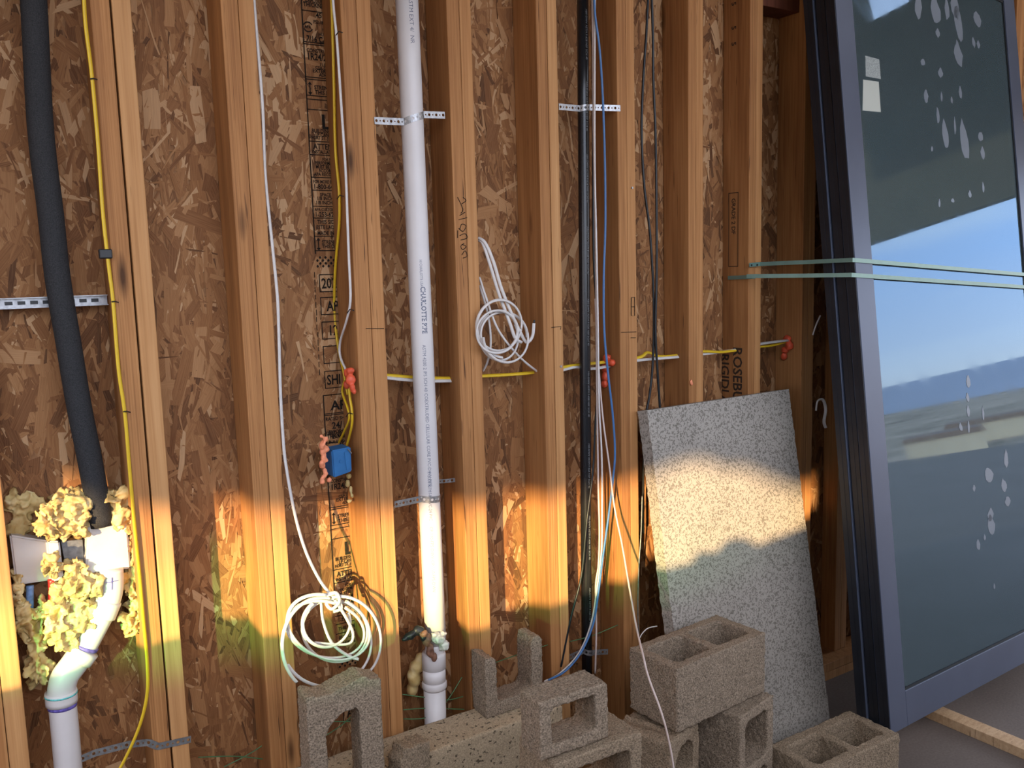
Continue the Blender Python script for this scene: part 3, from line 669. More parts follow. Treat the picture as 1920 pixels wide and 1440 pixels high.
# tape rag around the joint
def blob(name, balls, mat, label=None, cat=None, parent=None, voxel=.005, disp=((.03, .012),), smooth=2):
    bm = bmesh.new()
    for c, r in balls:
        rad = r if isinstance(r, (tuple, list)) else (r, r, r)
        bmesh.ops.create_icosphere(bm, subdivisions=2, radius=1, matrix=Matrix.Translation(c) @ Matrix.Diagonal((*rad, 1)))
    me = bpy.data.meshes.new(name); bm.to_mesh(me); bm.free()
    me = remesh(me, voxel, disp, smooth); o = link(name, me, M[mat], parent, True)
    if label: tag(o, label, cat)
    return o
M['rag'] = plain('brown tape', (.16, .075, .045), .5, .4, 0, .5, 60, .3); M['ragwhite'] = plain('crumpled clear tape', (.55, .50, .47), .25, .5, 0, .3, 80, .4)
rg_ = empty('torn_tape', at(815, 1215, YV-.03), 'torn brown and clear tape wrapped on the bottom of the vent pipe', 'tape')
blob('tape_flap', [(at(770, 1192, YV-.02), (.022, .012, .012)), (at(786, 1182, YV-.02), (.018, .012, .016)), (at(760, 1198, YV-.02), (.012, .008, .008)), (at(797, 1195, YV-.035), (.016, .01, .016))], 'black', None, None, rg_, .004, ((.02, .012),))
blob('tape_flap', [(at(800, 1200, YV-.035), (.016, .012, .022)), (at(807, 1220, YV-.035), (.012, .01, .022)), (at(815, 1232, YV-.033), (.010, .008, .014)), (at(795, 1190, YV-.035), (.012, .01, .012))], 'rag', None, None, rg_, .0035, ((.02, .012),))
blob('tape_wad', [(at(822, 1198, YV-.035), (.022, .016, .014)), (at(832, 1210, YV-.032), (.018, .016, .018)), (at(815, 1192, YV-.036), (.014, .01, .01)), (at(828, 1190, YV-.03), (.016, .014, .012))], 'ragwhite', None, None, rg_, .003, ((.012, .014),), 1)
blob('foam_lump', [(at(782, 1250, D+.06), .024), (at(776, 1270, D+.06), (.022, .02, .03)), (at(772, 1290, D+.07), (.02, .02, .026)), (at(790, 1235, D+.06), .02)], 'foam', 'yellow foam lump behind the drain stub at the foot of the vent pipe', 'spray foam')
# black pipe
bt, bb = at(1092, -60, D+.03), at(1101, 1300, D+.03)
bp = empty('black_pipe', bb, 'straight glossy black pipe standing between two studs', 'pipe')
bbody = MB().tube([bt.lerp(bb, k/6) for k in range(7)], .0182, 24).build('pipe_body', M['abs'], bp, True)
ax2 = (bb-bt).normalized(); vd2 = CAM-at(1095, 600, D+.03); vd2 = (vd2-ax2*vd2.dot(ax2)).normalized(); sv2 = ax2.cross(vd2)
M['paleink'] = plain('pale pipe print', (.22, .23, .24), .6, .2)
def btext(s, y, size):
    t0 = (at(1095, y, D+.03)-bt).dot(ax2)
    ink = MB(); put_text(ink, s, lambda u, v: bt+ax2*(t0+u)+(vd2*math.cos(.5+v/.0182)-sv2*math.sin(.5+v/.0182))*.0186, size, 0, 1.1); tag(ink.build('printed_text', M['paleink'], bbody), kind='stuff')
for k in range(9): btext('ABS-DWV ASTM F-628 NSF SCH 40', 20+k*135, .009)
# ---------------------------------------------------------------- perforated straps
def strap(name, label, path, w=.019, pitch=.0115, mat='galv', th=.0012, up_=Vector((0, 0, 1)), hole=.0042, small=.0022, parent=None):
    P = [Vector(q) for q in path]; cum = [0]
    for a, b in zip(P, P[1:]): cum.append(cum[-1]+(b-a).length)
    T = cum[-1]
    def pos(s, v, k):
        s = min(max(s, 0), T-1e-6); i = max(j for j in range(len(cum)-1) if cum[j] <= s); t = (s-cum[i])/(cum[i+1]-cum[i]); a, b = P[i], P[i+1]
        d = (b-a).normalized(); u = (up_-d*up_.dot(d)).normalized(); nr = d.cross(u); return a.lerp(b, t)+u*v+nr*(k-.5)*th
    mb = MB(); n = max(1, int(T/pitch)); pc = T/n; seg = 8
    for c in range(n):
        s0 = c*pc; r = hole if c % 2 == 0 else small; cx = s0+pc/2
        ou = []
        for q in range(seg):
            a = 2*math.pi*(q+.5)/seg; dx, dy = math.cos(a), math.sin(a); k = max(abs(dx)/(pc/2), abs(dy)/(w/2)); ou.append((cx+dx/k, dy/k))
        # corners snapped
        ou = [(s0+pc, w/6), (s0+pc*.8, w/2), (s0+pc*.2, w/2), (s0, w/6), (s0, -w/6), (s0+pc*.2, -w/2), (s0+pc*.8, -w/2), (s0+pc, -w/6)]
        inn = [(cx+r*math.cos(2*math.pi*(q+.5)/seg), r*math.sin(2*math.pi*(q+.5)/seg)) for q in range(seg)]
        vs = [pos(a, b, k) for k in (0, 1) for a, b in ou+inn]; f = []
        for q in range(seg):
            q2 = (q+1) % seg
            f += [(q, q2, 8+q2, 8+q), (16+q, 24+q, 24+q2, 16+q2), (8+q, 8+q2, 24+q2, 24+q)]
            if q not in (3, 7): f.append((q, 16+q, 16+q2, q2))
        mb.add(vs, f)
        for (sx, a_, b_) in ((s0, 1, 0), (s0+pc, 0, 1)): # fill the little corner triangles
            for sg in (1, -1):
                t3 = [(sx, sg*w/6), (sx, sg*w/2), (s0+pc*(.2 if sx == s0 else .8), sg*w/2)]
                vv = [pos(a, b, k) for k in (0, 1) for a, b in t3]; mb.add(vv, [(0, 1, 2), (5, 4, 3)])
    o = mb.build(name, M[mat], parent)
    if label: tag(o, label, 'strap')
    return o
def wrap(c, r, a0, a1, n=12):
    return [Vector((c.x+r*math.cos(math.radians(a0+(a1-a0)*k/n)), c.y+r*math.sin(math.radians(a0+(a1-a0)*k/n)), c.z)) for k in range(n+1)]
def pipe_strap(label, y, left, right, c, r, zt=0):
    path = [left]+[left.lerp(wrap(c, r, 200, 200, 1)[0], .5)]+wrap(c, r, 200, 335)+[right.lerp(wrap(c, r, 335, 335, 1)[0], .5), right]
    # heights vary smoothly
    n = len(path)
    for i, q in enumerate(path): q.z = left.z+(right.z-left.z)*i/(n-1)
    return strap('pipe_strap', label, path)
s3r = STUDS[3][1]
cu = pt+ax*((at(770, 218, YV)-pt).dot(ax)); l_ = at(705, 227, D-.0015); r_ = atx(835, 214, STUDS[4][0]-.001)
pipe_strap('shiny perforated strap around the upper white vent pipe', 218, at(702, 226, D-.002), at(834, 216, D+.012), cu, PR+.001)
cl = pt+ax*((at(800, 930, YV)-pt).dot(ax))
pipe_strap('dull perforated strap around the lower white vent pipe', 930, at(740, 946, D-.002), at(819, 927, D+.05), cl, PR+.001)
strap('strap_piece', 'short tan end of perforated strap sticking out behind the vent pipe', [at(815, 903, D+.06), at(835, 902, D+.06), at(852, 900, D+.055), at(858, 901, D+.045)], .012, .011, 'galv')
# strap around the black pipe: pinched band
cb = bt+ax2*((at(1092, 203, D+.03)-bt).dot(ax2))
pipe_strap('bright strap pinched around the upper black pipe', 203, at(1048, 200, D+.02), at(1163, 203, D-.002), cb, .0195)
cb2 = bt+ax2*((at(1100, 1228, D+.03)-bt).dot(ax2))
pipe_strap('clamp strap around the foot of the black pipe', 1228, at(1068, 1232, D+.01), at(1140, 1222, D+.0), cb2, .0195)
# strut at left
sp_ = empty('slotted_rail', at(0, 571, D+.03), 'slotted galvanised rail running behind the insulated pipe', 'rail')
a, b = at(-60, 572, D+.095), at(214, 563, D+.095)
b.x = min(b.x, STUDS[1][0]-.003)
MB().box((a.x, D+.094, a.z-.011), (b.x, D+.097, a.z+.011)).build('web', M['galv'], sp_)
for dz in (-.0125, .0105): MB().box((a.x, D+.080, a.z+dz), (b.x, D+.097, a.z+dz+.002)).build('flange', M['galv'], sp_)
for k in range(16):
    x = a.x+.02+k*.026
    if x < b.x-.02: MB().box((x, D+.0925, a.z-.004), (x+.016, D+.0938, a.z+.004)).build('slot', M['black'], sp_)
strap('pipe_strap', 'grey perforated strap low on the doubled stud at the left', [at(150, 1424, D+.03), at(178, 1412, D+.03), at(240, 1396, D+.01), at(278, 1392, D-.002), at(296, 1400, D-.002), at(358, 1386, D-.002)], .018, .0125, 'galvdull')

# ---------------------------------------------------------------- washer box with foam, left bay
YB = D+.045
wb = empty('drain_box', at(130, 1080, YB+.05), 'white plastic outlet box buried in yellow foam beside the doubled stud', 'outlet box')
def pbox(pts, Yf_, Yb_, name, mat, par, bev=.004):
    lo = [at(a, b, Yf_) for a, b in pts]; mb = MB(); n = len(lo)
    vs = lo+[Vector((q.x, Yb_, q.z)) for q in lo]
    mb.add(vs, [tuple(range(n)), tuple(range(2*n-1, n-1, -1))]+[(i, n+i, n+(i+1) % n, (i+1) % n) for i in range(n)])
    me = mb.mesh(name); bm = bmesh.new(); bm.from_mesh(me); bmesh.ops.recalc_face_normals(bm, faces=bm.faces)
    if bev: bmesh.ops.bevel(bm, geom=list(bm.edges), offset=bev, segments=2, affect='EDGES', clamp_overlap=True)
    bm.to_mesh(me); bm.free(); return link(name, me, M[mat], par)
pbox([(166, 965), (238, 972), (246, 1066), (160, 1078)], YB, OSB-.01, 'box_cover', 'boxwhite', wb)
pbox([(18, 1003), (95, 1015), (106, 1087), (30, 1098)], YB+.035, OSB-.01, 'box_body', 'boxwhite', wb)
pbox([(90, 1014), (112, 1015), (120, 1086), (98, 1092)], YB+.01, OSB-.01, 'box_side', 'boxwhite', wb)
pbox([(114, 1015), (155, 1012), (158, 1054), (122, 1055)], YB+.03, YB+.06, 'window_strip', 'galvdull', wb, .001)
hose('inlet_tube', px([(97, 1085), (98, 1105), (98, 1130)], YB+.035), .0095, 'redtube', None, None, wb, 3, 14)
hose('inlet_tube', px([(56, 1098), (56, 1120), (56, 1145)], YB+.035), .0085, 'bluetube', None, None, wb, 3, 14)
# drain trap: white elbows
tr = empty('trap_pipe', at(130, 1440, YB), 'white plastic drain pipe with bent elbow and purple primer rings', 'pipe')
YT = YB-.005
hose('pipe_arm', px([(209, 1068), (210, 1090), (208, 1112), (202, 1132), (196, 1146)], YT), .027, 'pvc', None, None, tr, 4, 24)
hose('elbow_collar', px([(204, 1126), (196, 1146), (192, 1156)], YT), .0305, 'pvc', None, None, tr, 3, 24)
hose('pipe_arm', px([(196, 1146), (172, 1192), (150, 1232)], YT), .0265, 'pvc', None, None, tr, 4, 24)
hose('elbow', px([(152, 1226), (138, 1246), (122, 1268), (116, 1290), (115, 1312)], YT), .0315, 'pvc', None, None, tr, 6, 26)
hose('elbow_collar', px([(160, 1218), (146, 1238)], YT), .034, 'pvc', None, None, tr, 3, 26)
hose('elbow_collar', px([(114, 1296), (116, 1318)], YT), .0355, 'pvc', None, None, tr, 3, 26)
hose('pipe_leg', px([(116, 1312), (122, 1370), (128, 1440), (136, 1540)], YT), .031, 'pvc', None, None, tr, 4, 26)
hose('primer_ring', px([(116.5, 1318), (117, 1325)], YT), .0325, 'purple', None, None, tr, 2, 26)
hose('primer_ring', px([(163, 1210), (160, 1216)], YT), .0285, 'purple', None, None, tr, 2, 26)
hose('primer_ring', px([(114.5, 1299), (114.7, 1302)], YT), .0362, 'teal', None, None, tr, 2, 26)
mk = MB(); mk.tube([at(210, 1083, YT-.0285), at(210, 1106, YT-.0275)], .0012, 5); mk.tube([at(198, 1092, YT-.0255), at(210, 1091, YT-.0285), at(222, 1088, YT-.026)], .0010, 5); mk.build('pen_mark', M['purple'], tr)
# foam
fm = empty('spray_foam', at(140, 1280, D+.05), 'yellow spray foam oozing around the white outlet box', 'spray foam')
def lumps(lst, Y, n, spread, r0, r1):
    out = []
    for (x, y, rx, ry) in lst:
        for k in range(n):
            a = R.uniform(0, 6.28); q = math.sqrt(R.random()); r = R.uniform(r0, r1)
            out.append((at(x+rx*q*math.cos(a), y+ry*q*math.sin(a), Y+R.uniform(-spread, spread)), (r, r*.8, r)))
    return out
FD = ((-.05, .024), (-.02, .006))
blob('foam_lump', lumps([(108, 962, 16, 22), (142, 952, 14, 24), (125, 985, 26, 14), (92, 985, 8, 10), (150, 985, 10, 12)], YB-.004, 7, .012, .020, .032), 'foam', None, None, fm, .0035, FD, 3)
blob('foam_lump', lumps([(226, 945, 14, 18), (238, 975, 6, 18), (212, 938, 8, 8)], YB+.014, 7, .010, .018, .028), 'foam', None, None, fm, .0035, FD, 3)
blob('foam_lump', lumps([(135, 1110, 18, 14), (150, 1085, 8, 14), (128, 1145, 24, 20), (112, 1180, 24, 18), (160, 1135, 16, 16), (130, 1203, 20, 12), (160, 1165, 8, 14), (97, 1060, 4, 10), (185, 1100, 6, 8), (140, 1065, 6, 8)], YB-.004, 8, .014, .019, .030), 'foam', None, None, fm, .0035, FD, 3)
blob('foam_lump', lumps([(249, 1020, 4, 24), (246, 1075, 6, 26), (248, 1130, 8, 26), (244, 1165, 8, 16)], YB+.012, 8, .010, .015, .024), 'foam', None, None, fm, .0035, FD, 3)
blob('foam_lump', lumps([(65, 1190, 16, 20), (60, 1230, 12, 20), (72, 1262, 12, 16), (47, 1160, 4, 20), (30, 1100, 3, 34), (80, 1150, 8, 14)], YB+.028, 8, .012, .016, .026), 'foam', None, None, fm, .0035, FD, 3)
blob('foam_lump', lumps([(30, 950, 20, 18), (60, 940, 20, 12), (42, 985, 20, 10), (165, 928, 60, 8)], OSB-.014, 12, .004, .014, .024), 'foam', None, None, fm, .0035, ((-.05, .016), (-.02, .005)), 3)

# ---------------------------------------------------------------- cables
def cable(label, pts, mat, r=.0046, Y=None, n=8, flat=.62, name='cable', cat='cable', seg=8):
    return hose(name, px(pts, Y) if not isinstance(pts[0], Vector) else pts, r, mat, label, cat, None, n, seg, flat)
cable('yellow cable running down beside the doubled stud at the left', [(156, -40), (160, 40), (172, 140), (183, 260), (193, 400), (204, 500), (212, 565), (222, 690), (234, 775), (243, 880), (252, 980), (262, 1080), (269, 1160), (276, 1240), (276, 1300), (262, 1360), (236, 1420), (205, 1475)], 'yellow', .0055, D-.008)
for x, y, lb in ((174, 148, 'thin black staple on the yellow cable near the top left'), (214, 566, 'black staple on the yellow cable at the slotted rail'), (236, 772, 'small dark staple on the yellow cable above the foam')):
    MB().tube([at(x-5, y, D-.014), at(x+1, y-1, D-.016), at(x+8, y+1, D-.006)], .0016, 6).build('cable_staple', M['black']); tag(bpy.context.scene.collection.objects[-1], lb, 'staple')
q_ = at(198, 476, D-.012)
ck = MB().box((q_.x-.014, q_.y-.006, q_.z-.011), (q_.x+.014, q_.y+.011, q_.z+.011)).build('cable_clip', M['black'], bevel=.003); tag(ck, 'chunky black clip holding the yellow cable to the stud', 'cable clip')
# white cable on second stud, coil at its end
YC = D-.055
coil = empty('coiled_cable', at(620, 1290, YC), 'white cable running down a stud and knotted into a large sunlit coil', 'cable')
_X2 = STUDS[2][1]+.0062
run = [Vector((_X2+dx, D+dy, at(500, y, D).z)) for y, dx, dy in ((-20, 0, .02), (60, 0, .014), (200, .001, .006), (330, -.001, .012), (470, .004, .004), (560, .007, 0), (640, .005, .002), (740, .001, .004), (830, 0, .002), (880, .002, -.002))]+px([ (552, 960, D-.02), (572, 1030, D-.035), (598, 1085, D-.05), (622, 1118, YC), (630, 1135, YC)])
hose('cable_run', run, .0052, 'white', None, None, coil, 8, 8, .7)
def ell(cx, cy, rx, ry, a0, a1, Y, tilt=0, n=22, yj=.012):
    out = []
    for k in range(n+1):
        a = math.radians(a0+(a1-a0)*k/n); x = rx*math.cos(a); y = ry*math.sin(a); t_ = math.radians(tilt)
        out.append(at(cx+x*math.cos(t_)-y*math.sin(t_), cy+x*math.sin(t_)+y*math.cos(t_), Y+yj*math.sin(a*1.0+cx)))
    return out
for (cx, cy, rx, ry, a0, a1, Y, tl) in ((610, 1180, 74, 52, -70, 275, YC, 14), (616, 1176, 80, 58, -80, 250, YC-.01, 22), (628, 1182, 62, 58, -100, 240, YC+.008, 30), (612, 1205, 84, 82, -75, 150, YC+.004, 0), (605, 1210, 76, 90, -80, -230, YC-.012, 0), (640, 1200, 74, 82, -95, 95, YC-.006, -8), (612, 1168, 44, 46, -60, 200, YC-.014, 35)):
    hose('cable_loop', ell(cx, cy, rx, ry, a0, a1, Y, tl), .0050, 'white', None, None, coil, 3, 8, .7)
hose('cable_loop', px([(602, 1128, YC), (606, 1165, YC-.008), (622, 1205, YC-.01), (650, 1228, YC), (672, 1236, YC)]), .005, 'white', None, None, coil, 6, 8, .7)
hose('cable_loop', px([(628, 1125, YC-.012), (650, 1160, YC-.015), (662, 1190, YC-.012), (650, 1208, YC-.01), (590, 1205, YC-.01)]), .005, 'white', None, None, coil, 6, 8, .7)
hose('cable_knot', px([(612, 1116, YC-.012), (630, 1112, YC-.02), (636, 1128, YC-.02), (622, 1142, YC-.016), (612, 1130, YC-.006), (630, 1122, YC+.006), (640, 1140, YC-.012), (625, 1147, YC-.014)]), .0056, 'white', None, None, coil, 6, 8, .8)
# cables on third stud
XS3 = STUDS[3][0]-.008
def sx(lst, X=XS3): return [atx(a, b, X) for a, b in lst]
cable('yellow cable down the left face of the stud with black stamps beside it', sx([(620, -40), (623, 40), (626, 150), (629, 280), (636, 360), (636, 420), (629, 500), (627, 580), (634, 650), (645, 700), (652, 740)]), 'yellow', .0058)
cable('white cable curving down the stud into the red caulk above the blue box', sx([(622, -40), (626, 20), (632, 80), (640, 200), (648, 320), (651, 400), (654, 480), (657, 560), (650, 600), (638, 640), (638, 668), (648, 692), (655, 705)], XS3-.006), 'white', .0052)
cable('left yellow cable dropping from the red caulk into the blue box', sx([(646, 715), (642, 735), (652, 765), (655, 785), (644, 812), (629, 842), (626, 850)], XS3-.008), 'yellow', .0056)
cable('right yellow cable dropping from the red caulk into the blue box', sx([(654, 722), (656, 745), (660, 770), (660, 795), (654, 822), (648, 842), (646, 852)], XS3-.004), 'yellow', .0056)
for x, y, lb in ((636, 62, 'black staple high on the white cable of the stamped bay'), (657, 583, 'black staple on the white cable above the red caulk'), (638, 369, 'black staple where yellow and white cables run side by side'), (655, 777, 'dark staple across the yellow cables above the blue box')):
    MB().tube(sx([(x-6, y+4), (x-1, y-3), (x+6, y-1)], XS3-.013), .0015, 6).build('cable_staple', M['black']); tag(bpy.context.scene.collection.objects[-1], lb, 'staple')
def caulk(label, balls, mat='caulk', cat='caulk', disp=((.02, .006),)):
    return blob('caulk_blob' if mat == 'caulk' else 'foam_bead', balls, mat, label, cat, None, .003, disp, 2)
k_ = lambda x, y, r, X=XS3-.012: (atx(x, y, X), r)
caulk('red caulk blob over the cables above the blue box', [k_(653, 700, (.014, .012, .016)), k_(658, 712, (.015, .012, .016)), k_(650, 722, (.011, .010, .012)), k_(661, 728, (.008, .008, .014)), k_(664, 734, (.006, .006, .008)), k_(657, 695, (.012, .010, .010))])
# blue box
XB = STUDS[3][0]
bx0, bx1 = at(619, 842, D+.03), at(659, 893, D+.03)
eb = empty('electrical_box', (bx0.x, D+.03, bx1.z), 'blue plastic electrical box fixed to the left face of a stud', 'electrical box')
pbox([(622, 845), (658, 838), (660, 884), (626, 896)], D+.012, OSB-.06, 'box_body', 'bluebox', eb, .003)
q_ = at(640, 865, D+.0115); MB().tube([q_+Vector((0, .002, 0)), q_+Vector((0, -.002, 0))], .006, 14).build('knockout', M['bluebox'], eb)
pbox([(645, 848), (656, 846), (657, 878), (650, 882)], D+.010, D+.0125, 'cover_flap', 'bluebox', eb, .001)
MB().tube([at(652, 842, D+.008), at(659, 850, D+.008)], .0018, 6).build('box_nail', M['galvdull'], eb)
obs = [(at(606+R.uniform(-4, 6), y, D+.02+R.uniform(-.008, .008)), (R.uniform(.004, .009),)*3) for y in range(818, 905, 5)]+[(at(604, 836, D+.02), (.010,)*3), (at(612, 842, D+.02), (.009,)*3), (at(617, 900, D+.02), (.008,)*3)]
caulk('lumpy orange foam bead along the left side of the blue box', obs, 'orangefoam', 'spray foam', ((.01, .004),))
caulk('pale cream foam dribble below the blue box', [k_(654, 893, (.008, .008, .008)), k_(652, 906, (.007, .007, .012)), k_(658, 918, (.006, .006, .012)), k_(660, 930, (.006, .006, .008)), k_(655, 940, (.008, .006, .006))], 'foam', 'spray foam')
# horizontal cables through the studs
YH = D+.062
cable('yellow cable running level through the holes of the studs', [(700, 702, YH), (730, 704, YH), (790, 708, YH), (842, 709, YH), (905, 705, YH), (960, 702, YH), (1010, 697, YH), (1058, 688, YH), (1085, 684, YH), (1115, 681, YH), (1195, 671, YH), (1214, 661, YH), (1235, 668, YH), (1262, 667, YH), (1318, 659, YH), (1350, 660, YH), (1385, 656, YH), (1425, 650, YH), (1450, 647, YH), (1474, 640, YH)], 'yellow', .0062, n=6, flat=.6)
cable('white cable under the yellow one, crossing behind the vent pipe', [(700, 705, YH-.006), (730, 709, YH-.006), (790, 714, YH-.006), (842, 714, YH-.006), (862, 713, YH-.006)], 'white', .0060, n=6, flat=.6)
cable('white cable under the yellow one, from the black pipe to the right', [(1040, 697, YH-.004), (1058, 693, YH-.004), (1080, 688, YH-.004), (1115, 691, YH-.004), (1195, 676, YH-.008), (1262, 670, YH-.008), (1318, 664, YH+.006), (1385, 655, YH), (1425, 645, YH-.008), (1478, 638, YH-.01)], 'white', .0060, n=6, flat=.6)
k2 = lambda x, y, r, i=6: (atx(x, y, STUDS[i][0]-.010), r)
caulk('red caulk blob on the stud behind the blue cable', [k2(1138, 672, (.014, .018, .016)), k2(1146, 680, (.012, .018, .013)), k2(1135, 690, (.013, .016, .016)), k2(1134, 706, (.011, .014, .018)), k2(1133, 720, (.011, .014, .014))])
caulk('red caulk blob sealing the last hole beside the dark glass panels', [k2(1476, 636, (.014, .018, .016), 9), k2(1480, 648, (.014, .018, .020), 9), k2(1472, 656, (.014, .018, .014), 9), k2(1470, 668, (.012, .013, .016), 9)])
caulk('tiny orange foam bead on the stud above the cement board', [(at(1296, 716, D-.003), (.006, .004, .009)), (at(1297, 720, D-.003), (.006, .004, .006))], 'orangefoam', 'spray foam')
q_ = at(1254, 768, D-.01); caulk('orange foam smear along the top edge of the cement board', [(at(1247, 769, D-.006), (.014, .010, .008)), (at(1258, 767, D-.006), (.016, .010, .007)), (at(1240, 772, D-.006), (.010, .010, .006))], 'orangefoam', 'spray foam')
# coil on the fourth stud
YC2 = D-.02
c2 = empty('coiled_cable', at(950, 690, YC2), 'small white cable coil hanging out of a stud hole, cut end up', 'cable')
for i, pts in enumerate(([(897, 446, D+.02), (910, 456, D+.0), (925, 490, D-.01), (940, 540, D-.015), (960, 590, YC2), (974, 620, YC2), (985, 640, YC2), (992, 640, YC2-.004), (999, 628, YC2-.006), (1001, 606, YC2-.008)],
                     [(897, 450, D+.024), (906, 458, D+.006), (920, 500, D-.004), (936, 552, D-.008), (956, 606, YC2), (966, 634, YC2), (978, 642, YC2+.004)],
                     [(899, 520, D+.03), (912, 560, D+.0), (935, 620, D-.01), (975, 670, D-.0), (1008, 697, D+.05)],
                     [(899, 535, D+.034), (915, 590, D+.01), (920, 640, D+.01), (915, 675, D+.02), (906, 695, D+.05)],
                     )): hose('cable_run', px(pts), .0050, 'white', None, None, c2, 8, 8, .7)
for (cx, cy, rx, ry, a0, a1, Y, tl) in ((936, 610, 42, 48, 0, 360, YC2, 10), (932, 622, 38, 40, 20, 380, YC2-.008, 25), (945, 628, 44, 42, 60, 330, YC2+.006, 35), (935, 630, 36, 46, -20, 250, YC2+.01, -10), (948, 632, 42, 48, 0, 190, YC2-.012, -12)):
    hose('cable_loop', ell(cx, cy, rx, ry, a0, a1, Y, tl, 22, .006), .0048, 'white', None, None, c2, 3, 8, .7)
hose('wire_tip', px([(1001, 606, YC2-.008), (1002, 600, YC2-.008)]), .0026, 'black', None, None, c2, 3, 8)
# cables beside the black pipe
Yw = D-.01
cable('pale cable hanging beside the black pipe, ending behind the half block', [(1110, -30), (1112, 100), (1113, 250), (1116, 400), (1118, 550), (1119, 700), (1121, 850), (1122, 920), (1124, 1000), (1122, 1060), (1117, 1100), (1118, 1180), (1116, 1262)], 'pinkwhite', .0052, Yw)
cable('white cable next to the pale one, curving left behind the half block', [(1116, -30), (1115, 100), (1115, 300), (1118, 450), (1121, 600), (1123, 750), (1128, 850), (1129, 950), (1128, 1030), (1120, 1100), (1108, 1170), (1085, 1225), (1050, 1262), (1020, 1278, D-.03)], 'white', .0050, Yw-.012)
cable('blue cable hanging over the studs beside the black pipe', [(1113, -30), (1116, 30), (1124, 90), (1130, 180), (1134, 300), (1135, 420), (1132, 520), (1133, 620), (1140, 700), (1149, 780), (1153, 850), (1149, 900), (1142, 960), (1131, 1040), (1122, 1110), (1112, 1170), (1090, 1222), (1060, 1258), (1028, 1275)], 'blue', .0036, Yw-.022, flat=1)
cable('long pale cable falling in front of the two-core block to the bottom edge', [(1116, 560, D-.004), (1122, 680, D-.012), (1130, 780, D-.02), (1142, 870, D-.03), (1152, 950, D-.06), (1166, 1020, D-.12), (1178, 1090, D-.2), (1192, 1170, D-.32), (1206, 1230, D-.44), (1216, 1270, 1.79), (1238, 1330, 1.745), (1252, 1380, 1.72), (1264, 1450, 1.70), (1272, 1560, 1.66)], 'pinkwhite', .0048)
cable('thin black cable hanging behind the white ones beside the black pipe', [(1111, 60, D+.03), (1112, 300, D+.03), (1113, 480, D+.03), (1120, 600, D+.03), (1122, 700, D+.03), (1116, 800, D+.02), (1112, 880, D+.01), (1100, 980, D+.0), (1090, 1080, D), (1070, 1160, D), (1052, 1250, D)], 'black', .0036, flat=1)
cable('left black cable hanging in the bay above the cement board', [(1216, -30), (1212, 60), (1206, 150), (1203, 250), (1208, 350), (1218, 430), (1224, 520), (1226, 600), (1224, 680), (1218, 740), (1210, 790), (1206, 900), (1206, 1000)], 'black', .0042, D+.03, flat=1)
cable('right black cable hanging in the bay above the cement board', [(1221, -30), (1224, 60), (1225, 150), (1229, 250), (1231, 400), (1231, 520), (1229, 620), (1233, 700), (1238, 775), (1240, 830)], 'black', .0042, D+.02, flat=1)
cable('thin grey wire beside the cement board edge', [(1204, 930), (1202, 1000), (1198, 1060), (1196, 1140), (1198, 1200)], 'galvdull', .0022, D-.01, flat=1)
cable('short frayed wire end above the two-core block', [(1200, 1196), (1204, 1188), (1215, 1178), (1232, 1174)], 'white', .0018, D-.15, flat=1)
cable('white cable stub poking out beside the dark panel edges', [(1524, 628), (1530, 610), (1538, 592)], 'white', .005, D-.01)
cable('white plastic hook in the gap behind the panel edges', [(1530, 770), (1533, 752), (1543, 750), (1548, 768), (1545, 790), (1548, 802)], 'white', .006, D-.012)
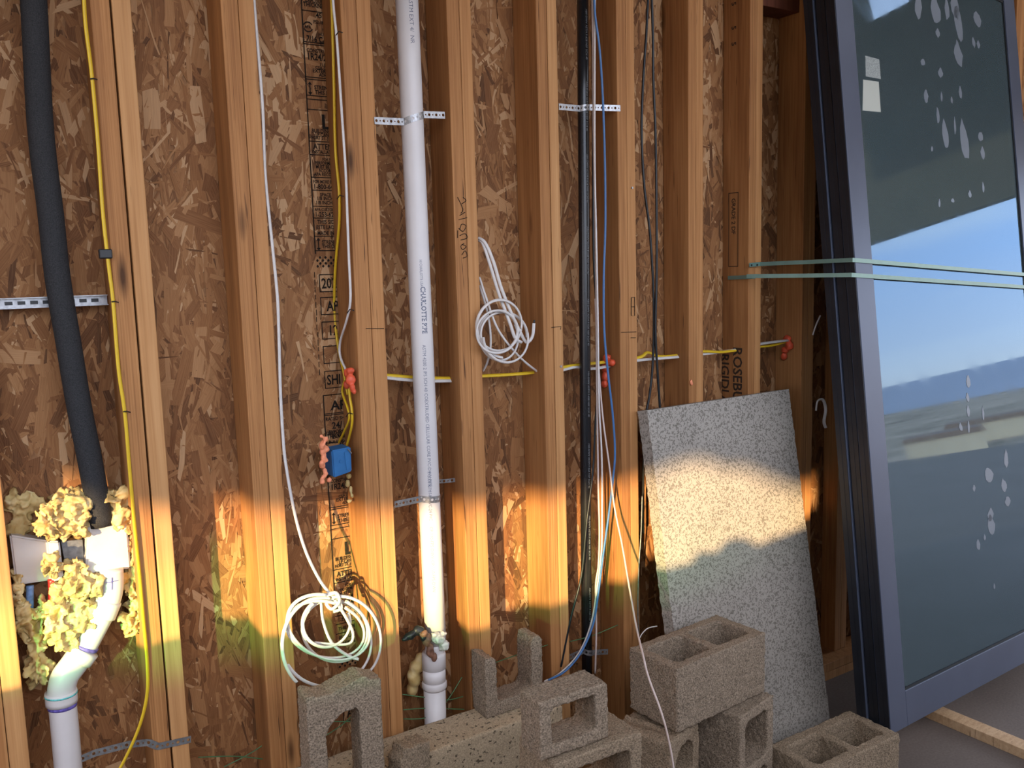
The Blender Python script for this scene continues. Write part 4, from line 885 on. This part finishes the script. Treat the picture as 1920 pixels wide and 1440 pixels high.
# thin green tie wires
for i, (pts, lb) in enumerate((([(755, 1302), (800, 1308), (840, 1312), (868, 1306)], 'green tie wire crossing level behind the drain stub'), ([(757, 1348), (800, 1345), (835, 1318), (866, 1270)], 'green tie wire rising to the right of the drain stub'), ([(756, 1331), (800, 1328), (870, 1330)], 'straight green tie wire low behind the drain stub'), ([(600, 1352), (640, 1353), (665, 1352)], 'level green tie wire seen through the broken block'), ([(600, 1386), (640, 1360), (664, 1338)], 'slanting green tie wire seen through the broken block'),
                          ([(930, 1242), (975, 1226), (1040, 1205)], 'green tie wire behind the two-pronged block'), ([(1068, 1203), (1110, 1192), (1158, 1172)], 'green tie wire near the foot of the black pipe'), ([(372, 1420), (440, 1418), (500, 1424)], 'level green tie wire low in the left bay'), ([(420, 1438), (470, 1412), (510, 1385)], 'slanting green tie wire low in the left bay'))):
    cable(lb, pts, 'greenwire', .0016, D+.02 if i < 7 else D+.08, flat=1, name='tie_wire', cat='wire', seg=5)
# nail heads
for x, y, lb in ((1186, 352, 'pale nail head high on the stud left of the two black cables'), (1052, 687, 'small steel screw head on the stud left of the black pipe, beside yellow cable')):
    q_ = at(x, y, D-.002); MB().tube([q_+Vector((0, .003, 0)), q_-Vector((0, .001, 0))], .0035, 10).build('nail_head', M['galv']); tag(COL.objects[-1], lb, 'nail')
# ---------------------------------------------------------------- houses beyond, seen only as reflections in the glass
def house(x, y, w, d, h, rot, label):
    r = empty('distant_house', (x, y, -14), label, 'house', 'houses reflected in the glass')
    m_ = Matrix.Translation((x, y, -14)) @ Matrix.Rotation(rot, 4, 'Z')
    wl = MB().box((-w/2, -d/2, 0), (w/2, d/2, h), m_).build('wall', M['house'], r)
    MB().prism([(-w/2-.4, h), (w/2+.4, h), (w/2, h+1.0), (-w/2, h+1.0)], lambda u, v, k: m_ @ Vector((u, -d/2-.4+k*(d+.8), v))).build('roof', M['houseroof'], r)
    for k in range(4): MB().box((-w/2+w*(.12+.22*k), -d/2-.05, 1), (-w/2+w*(.24+.22*k), -d/2+.05, 2.4), m_).build('window', M['housedark'], r)
for k, (dist, az, w, h, lb) in enumerate(((232, 108.2, 18, 4.2, 'long pale house reflected in the right of the glass panel'), (205, 110.6, 15, 4, 'pale house reflected left of centre in the glass panel'), (250, 103.2, 16, 4.5, 'pale house reflected at the right edge of the glass panel'))):
    a = math.radians(az); house(math.sin(a)*dist, math.cos(a)*dist, w, 9, h, math.pi-a, lb)
